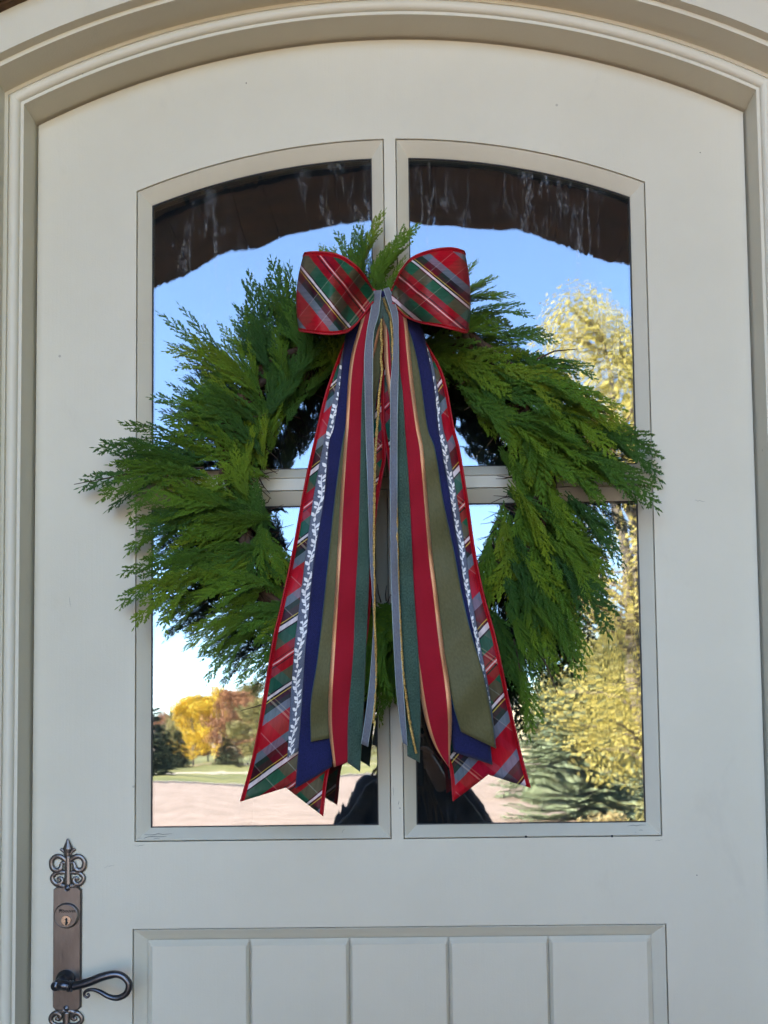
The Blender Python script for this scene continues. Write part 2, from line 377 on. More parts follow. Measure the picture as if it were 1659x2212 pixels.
for k, (r0, r1, n) in enumerate([(AR+.004, AR+.19, 17), (AR+.20, AR+.36, 13), (AR+.37, AR+.55, 11)]):
    half = .60
    cuts = [-half]
    for i in range(n): cuts.append(cuts[-1]+random.uniform(.75, 1.25))
    cuts = [-half+(c+half)/(cuts[-1]+half)*2*half for c in cuts]
    for a0, a1 in zip(cuts, cuts[1:]):
        b = MB(); y0 = -2.28+random.uniform(.03, .075); g_ = .004
        A = [(math.sin(a)*r, AZ+math.cos(a)*r) for r, a in ((r0, a0+g_), (r0, (a0+a1)/2), (r0, a1-g_), (r1, a1-g_), (r1, (a0+a1)/2), (r1, a0+g_))]
        cx = sum(p[0] for p in A)/6; cz = sum(p[1] for p in A)/6
        o = len(b.v)
        b.add([(x, -2.278, z) for x, z in A]+[(x, y0-.012, z) for x, z in A]+[(cx+(x-cx)*.86, y0, cz+(z-cz)*.84) for x, z in A],
              [(i, (i+1) % 6, 6+(i+1) % 6, 6+i) for i in range(6)]+[(6+i, 6+(i+1) % 6, 12+(i+1) % 6, 12+i) for i in range(6)]+[tuple(12+i for i in range(6))])
        local(b.build('stone', TAN, porch))
for sx in (-1, 1):
    b = MB(); b.box((sx*2.02-.18, -2.27, -.003), (sx*2.02+.18, -.13, 4.75)); local(b.build('side_shade_wall', STONE, porch))  # unseen walls added to keep sideways light off the door and frame
for i in range(14):
    b = MB(); b.box((-1.83, -2.27+.152*i, 4.66), (1.83, -2.27+.152*i+.147, 4.69)); local(b.build('ceiling_plank', WOODC, porch))
b = MB(); b.box((-2.9, -2.95, 4.77), (2.9, -.12, 4.93)); local(b.build('roof', noisy('shingle', (.05, .04, .035), (.11, .09, .08), 9, .9), porch))

# the house front, its roof and the dark hall behind the door
house = tag(empty('house', (0, 0, 0)), 'brown stone house front around the cream arched door', 'house')
CAS = .0925
n0 = CAS
zc0 = DZC+math.sqrt((DR+n0)**2-(DW+n0)**2)
hole = [(-(DW+n0), -.16)] + [(-(DW+n0), zc0)] + arc_pts(-(DW+n0), DW+n0, DZC, DR+n0, 24)[1:-1] + [(DW+n0, zc0), (DW+n0, -.16)]
b = MB(); b.prism([(-9, -.17), (9, -.17), (9, 5.4), (-9, 5.4)], -.10, .22, [hole]); b.build('wall', STONE, house)
b = MB(); b.add([(-9.6, -.7, 5.1), (9.6, -.7, 5.1), (9.6, 4.6, 7.0), (-9.6, 4.6, 7.0), (9.6, 10, 5.1), (-9.6, 10, 5.1)], [(0, 1, 2, 3), (3, 2, 4, 5)])
b.build('roof', bpy.data.materials['shingle'], house)
b = MB(); b.add([(-9, .22, -.17), (-9, 9.3, -.17), (-9, 9.3, 5.3), (-9, .22, 5.3)], [(0, 1, 2, 3)]); b.add([(9, .22, -.17), (9, 9.3, -.17), (9, 9.3, 5.3), (9, .22, 5.3)], [(3, 2, 1, 0)]); b.add([(-9, 9.3, -.17), (9, 9.3, -.17), (9, 9.3, 5.3), (-9, 9.3, 5.3)], [(0, 1, 2, 3)])
b.build('outer_wall', STONE, house)
# arch stones round the door casing
nst = 15
a0 = math.asin((DW+n0)/(DR+n0))
for i in range(nst):
    t0 = -a0+2*a0*i/nst+.003; t1 = -a0+2*a0*(i+1)/nst-.003; r0, r1 = DR+n0+.003, DR+n0+.20+random.uniform(-.02, .02); y0 = -.135-random.uniform(0, .02)
    A = [(math.sin(t)*r, DZC+math.cos(t)*r) for r, t in ((r0, t0), (r0, (t0+t1)/2), (r0, t1), (r1, t1), (r1, (t0+t1)/2), (r1, t0))]
    cx = sum(p[0] for p in A)/6; cz = sum(p[1] for p in A)/6; b = MB()
    b.add([(x, -.102, z) for x, z in A]+[(x, y0+.015, z) for x, z in A]+[(cx+(x-cx)*.86, y0, cz+(z-cz)*.86) for x, z in A],
          [((i+1) % 6, i, 6+i, 6+(i+1) % 6) for i in range(6)]+[(6+(i+1) % 6, 6+i, 12+i, 12+(i+1) % 6) for i in range(6)]+[tuple(12+i for i in range(5, -1, -1))])
    b.build('stone', STONE, house)
HALL = noisy('hall_wall', (.10, .085, .07), (.14, .12, .10), 2, .8)
b = MB(); b.box((-1.1, .23, -.01), (1.1, 4.5, 2.75)); b.f = [f for i, f in enumerate(b.f) if i != 2]
tag(b.build('hallway', HALL), kind='structure')

# ------------------------------------------------------------------ door frame: moulded casing swept up the jambs and over the arch
fr = tag(empty('door_frame', (0, 0, 0)), 'cream moulded arched frame around the door', 'door frame')
GAP = .0035
prof = [(0, .06), (0, -.0395), (.0048, -.0395), (.0055, -.0365)]
for i in range(1, 10):
    a = math.pi*i/10; prof.append((.0055+.0085*(1-math.cos(a)), -.0365-.0085*math.sin(a)))
prof += [(.0225, -.0365), (.0232, -.0405), (.0285, -.0405), (.0288, -.0790), (.0348, -.0796), (.0351, -.0905), (.0915, -.0912), (.0915, -.02)]
prof = [(n+GAP, y) for n, y in prof]
def sweep(path_of_n, name):
    b = MB(); L = [path_of_n(n) for n, y in prof]; m = len(L[0])
    for (n, y), pts in zip(prof, L): b.v += [(x, y, z) for x, z in pts]
    for i in range(len(prof)-1):
        for j in range(m-1): b.f.append((i*m+j, (i+1)*m+j, (i+1)*m+j+1, i*m+j+1))
    o = b.build(name, FRAME, fr); auto_smooth(o, 30); return o
def corner(n): return DZC+math.sqrt((DR+n)**2-(DW+n)**2)
sweep(lambda n: [(-(DW+n), 0), (-(DW+n), 1.2), (-(DW+n), corner(n))], 'side_casing')
sweep(lambda n: [(DW+n, corner(n)), (DW+n, 1.2), (DW+n, 0)], 'side_casing')
def arch(n):
    a = math.asin((DW+n)/(DR+n)); return [(math.sin(-a+2*a*i/64)*(DR+n), DZC+math.cos(-a+2*a*i/64)*(DR+n)) for i in range(65)]
sweep(arch, 'arch_casing')
b = MB(); b.box((-.56, -.12, -.003), (.56, .1, .016)); b.build('threshold', BRONZE, fr)
# door stop behind the leaf closes the gap
sp_ = [(-(DW+.02), 0.02), (-(DW+.02), DSP)]+[(x*1.037, z+.02) for x, z in arc_pts(-DW, DW, DZC, DR, 24)]+[((DW+.02), DSP), ((DW+.02), 0.02)]
hol = [(-(DW-.012), 0.03), (-(DW-.012), DSP-.012)]+[(x*.978, z-.012) for x, z in arc_pts(-DW, DW, DZC, DR, 24)]+[((DW-.012), DSP-.012), ((DW-.012), 0.03)]
b = MB(); b.prism(sp_, .048, .06, [hol]); b.build('door_stop', DARK, fr)

# ------------------------------------------------------------------ door
door = tag(empty('entry_door', (0, 0, 0)), 'cream arched entry door with four glass panes and planked lower panel', 'door')
LOWZ = .18
def pane(k, off):
    "edges of pane k (0 TL, 1 TR, 2 BL, 3 BR) inset by off: bottom, right, top, left; each a polyline, running round"
    sgn = -1 if k in (0, 2) else 1
    xa, xb = (-WX+off, -MUL-off) if sgn < 0 else (MUL+off, WX-off)
    if k < 2:
        z0 = MZ1+off; r = WR-off
        top = arc_pts(xb, xa, WZC, r, 20)
    else:
        z0 = WZB+off; top = [(xb, MZ0-off), (xa, MZ0-off)]
    return [[(xa, z0), (xb, z0)], [(xb, z0), top[0]], top, [top[-1], (xa, z0)]]
def panel(off):
    xa, xb, z0, z1 = -PX+off, PX-off, LOWZ+off, PZ-off
    return [[(xa, z0), (xb, z0)], [(xb, z0), (xb, z1)], [(xb, z1), (xa, z1)], [(xa, z1), (xa, z0)]]
def loop_of(edges): return [p for e in edges for p in e[:-1]]
outer = [(-DW, .022), (DW, .022)] + arc_pts(DW, -DW, DZC, DR, 48)
b = MB(); b.prism(outer, 0, .045, [loop_of(pane(k, 0)) for k in range(4)]+[loop_of(panel(0))])
leaf = b.build('door_leaf', PAINT, door)
bv = leaf.modifiers.new('edge', 'BEVEL'); bv.width = .0011; bv.segments = 2; bv.limit_method = 'ANGLE'; bv.angle_limit = R(50)
def beads(edges_fn, name, bw=BW, bd=BD):
    g = .0013; E0, E1 = edges_fn(g), edges_fn(bw)
    E0b, E1b = edges_fn(g+.0009), edges_fn(bw-.0012)
    for e0, e0b, e1b, e1 in zip(E0, E0b, E1b, E1):
        b = MB(); m = len(e0)
        rings = [(e0, .030), (e0, .0016), (e0b, .0006), (e1b, bd-.0006), (e1, bd+.0008), (e1, .030)]
        for e, y in rings: b.v += [(x, y, z) for x, z in e]
        for i in range(len(rings)-1):
            for j in range(m-1): b.f.append((i*m+j, i*m+j+1, (i+1)*m+j+1, (i+1)*m+j))
        b.f.append(tuple(i*m for i in range(len(rings)))); b.f.append(tuple(i*m+m-1 for i in range(len(rings)))[::-1])
        o = b.build(name, PAINT, door); auto_smooth(o, 25)
for k in range(4):
    beads(lambda off, k=k: pane(k, off), 'glazing_bead')
    lp0 = loop_of(pane(k, BW-.003)); lp1 = loop_of(pane(k, BW+.0016))
    b = MB(); b.prism(lp0, .0152, .0165, [lp1]); b.build('glazing_seal', SEAL, door)
    b = MB(); b.prism(loop_of(pane(k, .004)), .0170, .0210); b.build('glass_pane', GLASS, door)
beads(panel, 'panel_moulding', .0185, .013)
# planks of the lower panel with rounded grooves between
gx = [-.3722, -.2207, -.0733, .0733, .2207, .3722]
b = MB(); b.box((-.385, .0145, LOWZ+.012), (.385, .03, PZ-.012)); b.build('panel_back', PAINT, door)
for i in range(5):
    x0, x1 = gx[i]+.0006, gx[i+1]-.0006; zt, zb = PZ-.0190, LOWZ+.0190
    cl = .0085 if i == 0 else .0042; cr_ = .0085 if i == 4 else .0042
    ct = .0078; yf, ye = .0045, .0118
    b = MB(); cols = [(x0, ye, 0), (x0+cl*.5, yf+(ye-yf)*(.5 if i == 0 else .30), .5), (x0+cl, yf, 1), (x1-cr_, yf, 1), (x1-cr_*.5, yf+(ye-yf)*(.5 if i == 4 else .30), .5), (x1, ye, 0)]
    rows = []
    for z, inner in ((zb, 0), (zb+ct*.5, .5), (zb+ct, 1), (zt-ct, 1), (zt-ct*.5, .5), (zt, 0)):
        rows.append([(x, max(y, ye+(yf-ye)*inner), z) for x, y, c in cols])
    for r_ in rows: b.v += r_
    for r_ in range(5):
        for c_ in range(5): b.f.append((r_*6+c_, r_*6+c_+1, (r_+1)*6+c_+1, (r_+1)*6+c_))
    o = b.build('plank', PAINT, door); auto_smooth(o, 24)
# cracks, chips and nail holes in the paint
def crack(pts, wd, y=-.0004):
    b = MB(); q = [P(px, py, y) for px, py in pts]
    b.tube(q, [wd*(.25+.75*math.sin(math.pi*(i+.6)/(len(q)+.2))) for i in range(len(q))], 5, flat=(0, 1, 0, .35)); b.build('paint_crack', DARK, door)
def jag(a, c, n=6, j=1.5):
    return [(a[0]+(c[0]-a[0])*i/n, a[1]+(c[1]-a[1])*i/n+(random.uniform(-j, j) if 0 < i < n else 0)) for i in range(n+1)]
for a, c, wd, y in [((372, 1800), (312, 1802), .0004, .004), ((360, 1806), (300, 1810), .0005, .003), ((345, 1811), (295, 1815), .0004, .002), ((1395, 1782), (1355, 1784), .0004, .010),
                    ((1425, 1803), (1372, 1797), .0005, .0035), ((1410, 1797), (1380, 1793), .0004, .0055), ((1432, 1814), (1415, 1816), .0003, -.0003), ((292, 1826), (312, 1825), .0003, -.0003),
                    ((152, 1310), (150, 1290), .0003, -.0004), ((225, 2373-500), (247, 1868), .0002, -.0004), ((1500, 1080), (1522, 1083), .0003, -.0004), ((1338, 1018), (1345, 1016), .0005, -.0004),
                    ((849, 1700), (850, 1717), .0003, -.0004), ((860, 1738), (862, 1730), .0004, -.0004), ((744, 1790), (738, 1798), .0002, .004)]:
    crack(jag(a, c), wd*.65, y)
for px, py in [(1136, 1807), (1322, 1806), (864, 1745), (532, 180), (1505, 1890), (1712-200, 330)]:
    b = MB(); b.lathe(P(px, py, .0004), (0, -1, 0), [(.0020 if py > 1800 and py < 1810 else .0009, 0), (.0012 if 1800 < py < 1810 else .0007, .0010), (0, .0013)], 7); b.build('paint_chip', DARK, door)

# lock plate and lever
def H(cx, cy, y=-.004): return P((50+cx*.2432)*.8077, (2200+cy*.2432)*.8077, y)
plate = MB()
def hp(pts): return [(q.x, q.z) for q in (H(x, y, -.004) for x, y in pts)]
out_ = [(380, 735), (415, 705), (650, 705), (690, 735), (683, 2030), (640, 2065), (405, 2065), (372, 2030)]
inn_ = [(392, 742), (422, 716), (645, 716), (678, 742), (671, 2022), (634, 2053), (411, 2053), (384, 2022)]
O, I_ = hp(out_), hp(inn_)
n8 = len(O)
vs = [(x, -.0002, z) for x, z in O]+[(x, -.0030, z) for x, z in O]+[(x, -.0052, z) for x, z in I_]
plate.add(vs, [((i+1) % n8, i, n8+i, n8+(i+1) % n8)[::-1] for i in range(n8)]+[(n8+(i+1) % n8, n8+i, 2*n8+i, 2*n8+(i+1) % n8)[::-1] for i in range(n8)]+[tuple(2*n8+i for i in range(n8))])
pl = plate.build('lock_plate', BRONZE, door)
def bez(p, n=10):
    "smooth open curve through points (Catmull-Rom)"
    q = [p[0]]+list(p)+[p[-1]]; r = []
    for i in range(1, len(q)-2):
        for j in range(n):
            t = j/n; a, b_, c, d = q[i-1], q[i], q[i+1], q[i+2]
            r.append(tuple(.5*((2*b_[k])+(-a[k]+c[k])*t+(2*a[k]-5*b_[k]+4*c[k]-d[k])*t*t+(-a[k]+3*b_[k]-3*c[k]+d[k])*t**3) for k in range(len(a))))
    r.append(tuple(p[-1])); return r
SC = .2432*.8077*.000686          # metres per unit of the plate drawing
def stroke(b, pts, wd, y=-.0035, k=.55):
    pts = bez(pts, 6); m = len(pts)
    wd = wd if hasattr(wd, '__len__') else [wd, wd]
    ws = [wd[min(int(i/(m-1)*(len(wd)-1)), len(wd)-2)]*(1-(i/(m-1)*(len(wd)-1)) % 1)+wd[min(int(i/(m-1)*(len(wd)-1))+1, len(wd)-1)]*((i/(m-1)*(len(wd)-1)) % 1) if i < m-1 else wd[-1] for i in range(m)]
    b.tube([H(x, y_, y) for x, y_ in pts], [q*1.3*SC for q in ws], 8, flat=(0, 1, 0, k*.004/.0035 if False else k))
def finial(flip):
    b = MB()
    f = (lambda x, y: (x, y)) if not flip else (lambda x, y: (1062-x, 2770-y))
    def S(pts, wd, y=-.0030, k=.5): stroke(b, [f(*p) for p in pts], wd, y, k)
    S([(540, 172), (540, 225), (540, 285), (540, 330), (540, 365)], [3, 24, 44, 30, 24], -.0034)
    S([(540, 360), (540, 520), (540, 690)], [26, 27, 32], -.0028, .4)
    for s in (-1, 1):
        X = lambda x: 540+s*x
        S([(X(26), 350), (X(40), 320), (X(62), 300), (X(80), 285)], [14, 12, 13, 11])
        S([(X(10), 440), (X(40), 400), (X(85), 372), (X(135), 372), (X(175), 410), (X(182), 455), (X(165), 505), (X(120), 525), (X(80), 505), (X(72), 470), (X(60), 440), (X(20), 445)], [12, 20, 22, 20, 20, 20, 22, 24, 24, 18, 14, 12])
        S([(X(8), 575), (X(30), 550), (X(70), 545), (X(120), 550), (X(165), 585), (X(168), 630), (X(130), 672), (X(90), 672), (X(62), 640), (X(75), 608), (X(105), 612), (X(95), 635)], [12, 18, 20, 18, 18, 20, 22, 22, 18, 14, 14, 10], -.0026)
        S([(X(108), 665), (X(70), 690), (X(20), 700)], [26, 24, 26], -.0022)
    o = b.build('finial', BRONZE, pl); o.data.shade_smooth(); return o
finial(False); finial(True)
def screw(cx, cy):
    b = MB(); b.lathe(H(cx, cy, -.0049), (0, -1, 0), [(34*SC, 0), (34*SC, .0012), (30*SC, .0020), (27*SC, .0008), (25*SC, .0010), (12*SC, .0022), (0, .0025)], 20)
    o = b.build('screw', PEWTER, pl); o.data.shade_smooth()
screw(536, 718); screw(522, 2040)
c = H(532, 1018, -.005)
b = MB(); b.lathe(c, (0, -1, 0), [(138*SC, 0), (138*SC, .0022), (131*SC, .0044), (124*SC, .0050), (120*SC, .0046), (0, .0046)], 40); o = b.build('lock_rim', BRONZE, pl); auto_smooth(o, 30)
c2 = H(525, 1072, -.0096)
b = MB(); b.lathe(c2, (0, -1, 0), [(56*SC, 0), (56*SC, .0010), (52*SC, .0015), (0, .0015)], 28); o = b.build('lock_core', BRASS, pl); auto_smooth(o, 30)
b = MB(); kp = H(525, 1072, -.0112)
b.lathe(H(525, 1060, -.01113), (0, -1, 0), [(13*SC, 0), (13*SC, .0002), (0, .0003)], 10)
b.add([H(515, 1062, -.0113), H(536, 1062, -.0113), H(534, 1085, -.0113), H(545, 1100, -.0113), H(530, 1122, -.0113), H(508, 1120, -.0113), H(512, 1095, -.0113)], [tuple(range(7))]); b.build('keyhole', DARK, pl)
cu = bpy.data.curves.new('lettering', 'FONT'); cu.body = 'bouvet'; cu.size = .0068; cu.extrude = .00012; cu.align_x = 'CENTER'; cu.space_character = 1.0; cu.offset = .00012
to = bpy.data.objects.new('lettering_src', cu); C.objects.link(to); bpy.context.view_layer.update()
dg = bpy.context.evaluated_depsgraph_get(); me = bpy.data.meshes.new_from_object(to.evaluated_get(dg)); bpy.data.objects.remove(to)
lt = bpy.data.objects.new('engraved_lettering', me); me.materials.clear(); me.materials.append(DARK); C.objects.link(lt); lt.parent = pl
q = H(553, 985, -.0098); lt.location = q; lt.rotation_euler = (R(90), 0, 0)
b = MB(); b.add([H(x, y, -.0098) for x, y in [(443, 952), (478, 952), (478, 988), (470, 988), (470, 966), (460, 980), (451, 966), (451, 988), (443, 988)]], [(0, 1, 4, 5, 6, 8)][:0]+[(0, 6, 7, 8), (0, 1, 4, 5, 6), (1, 2, 3, 4)]); b.build('engraved_emblem', DARK, pl)
# lever
lv = MB()
lv.lathe(H(520, 1720, -.005), (0, -1, 0), [(104*SC, 0), (104*SC, .004), (96*SC, .007), (80*SC, .009), (62*SC, .011), (56*SC, .018), (56*SC, .026), (60*SC, .030), (48*SC, .036), (0, .038)], 28)
def V(cx, cy, y): return tuple(H(cx, cy, y))
yL = -.036
lv.tube([H(420, 1775, yL), H(440, 1778, yL), H(520, 1790, yL), H(545, 1795, yL)], [34*SC, 50*SC, 52*SC, 46*SC], 14)
lv.tube([H(545, 1795, yL), H(553, 1796, yL), H(566, 1797, yL), H(575, 1797, yL), H(590, 1797, yL), H(605, 1797, yL)], [46*SC, 62*SC, 58*SC, 50*SC, 62*SC, 44*SC], 16)
pts = [V(600, 1797, yL), V(680, 1780, yL), V(790, 1745, yL), V(900, 1700, yL), V(1000, 1672, yL), V(1080, 1665, yL), V(1150, 1690, yL), V(1205, 1750, yL), V(1213, 1810, yL), V(1180, 1880, yL), V(1110, 1920, yL), V(1050, 1925, yL), V(980, 1905, yL), V(900, 1860, yL), V(830, 1835, yL), V(770, 1838, yL), V(728, 1862, yL), V(724, 1900, yL), V(752, 1920, yL), V(776, 1900, yL), V(765, 1880, yL), V(750, 1888, yL)]
rad = [44, 46, 46, 46, 43, 38, 36, 36, 36, 34, 32, 30, 27, 24, 20, 18, 16, 14, 13, 12, 10, 7]
pp = bez([(*p, r) for p, r in zip(pts, rad)], 6)
lv.tube([p[:3] for p in pp], [p[3]*SC for p in pp], 12)
lvo = lv.build('lever_handle', PEWTER, pl, smooth=True)
auto_smooth(lvo, 50)

# ------------------------------------------------------------------ wreath
wre = tag(empty('wreath', P(835, 1040, 0)), 'green cedar wreath hanging on the glazed door', 'wreath')
wc = Vector(wre.location)
def inw(o): o.location = Vector(o.location)-wc; return o
# vine ring
for k in range(6):
    b = MB(); ph = random.uniform(0, 6.28); tw = random.choice([3, 4, 5, -4]); rr = random.uniform(.008, .024)
    pts = []
    for i in range(73):
        a = 2*math.pi*i/72; r = 335*.000686 + rr*math.cos(tw*a+ph) + .006*math.sin(7*a+ph)
        pts.append((wc.x+r*math.cos(a), -.030+rr*.7*math.sin(tw*a+ph), wc.z+r*math.sin(a)*1.0))
    b.tube(pts, random.uniform(.0035, .007), 7, cap=False); inw(b.build('vine', BROWNTWIG, wre, smooth=True))
# fine brown root hairs on the inner side
hb_ = MB()
for i in range(520):
    a = random.uniform(0, 6.283); r0 = .205+random.uniform(-.02, .02); r1 = r0-random.uniform(.005, .035)
    y0 = -.032+random.uniform(-.02, .02); da = random.uniform(-.12, .12)
    p0 = Vector((wc.x+r0*math.cos(a), y0, wc.z+r0*math.sin(a))); p1 = Vector((wc.x+r1*math.cos(a+da), y0+random.uniform(-.012, .012), wc.z+r1*math.sin(a+da)-.006))
    hb_.tube([p0, (p0+p1)/2+Vector((random.uniform(-.004, .004), 0, random.uniform(-.004, .004))), p1], [.0012, .0009, .0004], 3, cap=False)
inw(tag(hb_.build('dry_twigs', BROWNTWIG, wre), kind='stuff'))

# cedar sprays: unit length along +X, flat in XY, Z towards the viewer
def blade(b, p, d, L, wd, nrm):
    "scale-leaved branchlet: slim flattened spindle, four-sided"
    s = d.cross(nrm).normalized(); n = s.cross(d).normalized()
    a = p; m1 = p+d*L*.45; e = p+d*L
    o = len(b.v)
    b.v += [tuple(a+s*wd*.42), tuple(a-s*wd*.42), tuple(a+n*wd*.3),
            tuple(m1+s*wd*.5), tuple(m1-s*wd*.5), tuple(m1+n*wd*.36), tuple(e)]
    b.f += [(o, o+2, o+5, o+3), (o+2, o+1, o+4, o+5), (o+1, o, o+3, o+4), (o+3, o+5, o+6), (o+5, o+4, o+6), (o+4, o+3, o+6)]
def spray(seed, bend, droop, wide, dens):
    b = MB(); frond(b, seed, bend, droop, wide, dens)
    c = MB(); frond(c, seed+50, bend*1.25+.12, droop+.12, wide*.9, dens)
    m = Matrix.Rotation(.16, 3, 'Z') @ Matrix.Rotation(.10, 3, 'Y') @ Matrix.Rotation(.5, 3, 'X')
    b.add([m @ (Vector(v)*.86)+Vector((.02, -.02, -.03)) for v in c.v], c.f)
    c = MB(); frond(c, seed+90, bend*.8-.15, droop-.15, wide*.9, dens)
    m = Matrix.Rotation(-.18, 3, 'Z') @ Matrix.Rotation(-.12, 3, 'Y') @ Matrix.Rotation(-.5, 3, 'X')
    b.add([m @ (Vector(v)*.78)+Vector((.03, .02, .02)) for v in c.v], c.f)
    me = bpy.data.meshes.new('cedar_spray'); me.from_pydata(b.v, [], b.f); me.update(); me.materials.append(CEDAR); return me
def frond(b, seed, bend, droop, wide, dens):
    rnd = random.Random(seed); n = 22
    pts = []; ang = 0; p = Vector((0, 0, 0))
    for i in range(n+1):
        t = i/n; pts.append(p.copy()); ang = bend*t + .05*math.sin(6*t+seed)
        p = p + Vector((math.cos(ang)*math.cos(droop*t), math.sin(ang)*math.cos(droop*t), -math.sin(droop*t)))/n
    b.tube(pts, [.0075*(1-.75*i/n) for i in range(n+1)], 5)
    m = int(15*dens)
    side = 1
    for i in range(m):
        t = .06+.92*(i+rnd.uniform(-.3, .3))/m; k = min(n-1, int(t*n)); f = t*n-k; base = pts[k].lerp(pts[k+1], max(0, min(1, f)))
        dr_ = (pts[k+1]-pts[k]).normalized(); side = -side
        shape = (.35+.65*math.sin(math.pi*min(1, t*.9+.12)))*(1-.62*t**2)
        L = wide*1.12*shape*rnd.uniform(.7, 1.25)
        lat = Vector((-dr_.y, dr_.x, 0))*side
        a = R(rnd.uniform(22, 36)); z = rnd.uniform(-.30, .38)
        d0 = (dr_*math.cos(a)+lat*math.sin(a)+Vector((0, 0, z*.5))).normalized()
        # secondary axis bends forward
        q = base; ns = max(4, int(L/.020)); ax = [q.copy()]; dd = d0.copy()
        for j in range(ns):
            dd = (dd*1.0+dr_*.055+Vector((0, 0, rnd.uniform(-.05, .05)))).normalized(); q = q+dd*L/ns; ax.append(q.copy())
        b.tube(ax, [.0062*(1-.5*j/ns) for j in range(ns+1)], 4, flat=(0, 0, 1, .6))
        s2 = 1
        for j in range(1, ns+1):
            tt = j/ns; ddj = (ax[j]-ax[j-1]).normalized(); s2 = -s2
            for rep in (s2, -s2) if rnd.random() < .72 else (s2,):
                lt2 = Vector((-ddj.y, ddj.x, 0))*rep; a2 = R(rnd.uniform(26, 44))
                d2 = (ddj*math.cos(a2)+lt2*math.sin(a2)+Vector((0, 0, rnd.uniform(-.35, .35)))).normalized()
                L2 = (.052-.024*tt)*rnd.uniform(.7, 1.3)*(1 if L > .1 else .75)
                wd = .0132*rnd.uniform(.8, 1.15)
                pj = ax[j]-ddj*rnd.uniform(0, .5)*L/ns
                nrm = Vector((rnd.uniform(-.35, .35), rnd.uniform(-.35, .35), 1)).normalized()
                blade(b, pj, d2, L2, wd, nrm)
                if L2 > .036:
                    s3 = rnd.choice((-1, 1))
                    for fr_ in (.32, .6):
                        s3 = -s3; d3 = (d2*.80+Vector((-d2.y, d2.x, 0))*s3*.55).normalized()
                        blade(b, pj+d2*L2*fr_, d3, L2*.42, wd*.8, nrm)
        blade(b, ax[-1], (ax[-1]-ax[-2]).normalized(), .03, .011, Vector((0, 0, 1)))
    blade(b, pts[-1], (pts[-1]-pts[-2]).normalized(), .05, .012, Vector((0, 0, 1)))
VAR = [spray(i, bd, dp, wd, de) for i, (bd, dp, wd, de) in enumerate(
    [(.25, .15, .30, 1.2), (-.25, .2, .30, 1.2), (.5, .3, .27, 1.2), (-.5, .25, .27, 1.2), (.9, .2, .25, 1.25), (-.9, .3, .25, 1.25), (.1, .45, .34, 1.2), (-.15, .1, .22, 1.1), (.0, .1, .16, 1.0)])]
BENDV = [.25, -.25, .5, -.5, .9, -.9, .1, -.15, 0]
nspray = 0
def put(px0, py0, px1, py1, y0, y1, var=None, roll=None, wsc=1.0, curl=None):
    global nspray
    y0 += .018; y1 = min(-.012, y1+.018); a = P(px0, py0, y0); e = P(px1, py1, y1); d = e-a; L = d.length
    if var is None:
        if curl is None: var = random.choice([0, 1, 2, 3, 6, 7])
        else: var = random.choice({1: [2, 4, 0], -1: [3, 5, 1], 0: [0, 1, 6, 7]}[curl])
    # the spray's chord, not its first tangent, should point at the tip
    d.normalize(); yv = Vector((0, -1, 0)); nz_ = (yv-d*yv.dot(d)).normalized(); ly = nz_.cross(d)
    rl = random.uniform(-.6, .6) if roll is None else roll
    q = Matrix((d, ly, nz_)).transposed()
    q = q @ Matrix.Rotation(rl, 3, 'X') @ Matrix.Rotation(-BENDV[var]*.48, 3, 'Z')
    o = bpy.data.objects.new('cedar_spray', VAR[var]); C.objects.link(o); o.parent = wre
    s = L/(1-.05*BENDV[var]**2)
    m4 = q.to_4x4() @ Matrix.Diagonal((s, s*wsc, s, 1)); m4.translation = a-wc
    o.matrix_local = m4; nspray += 1
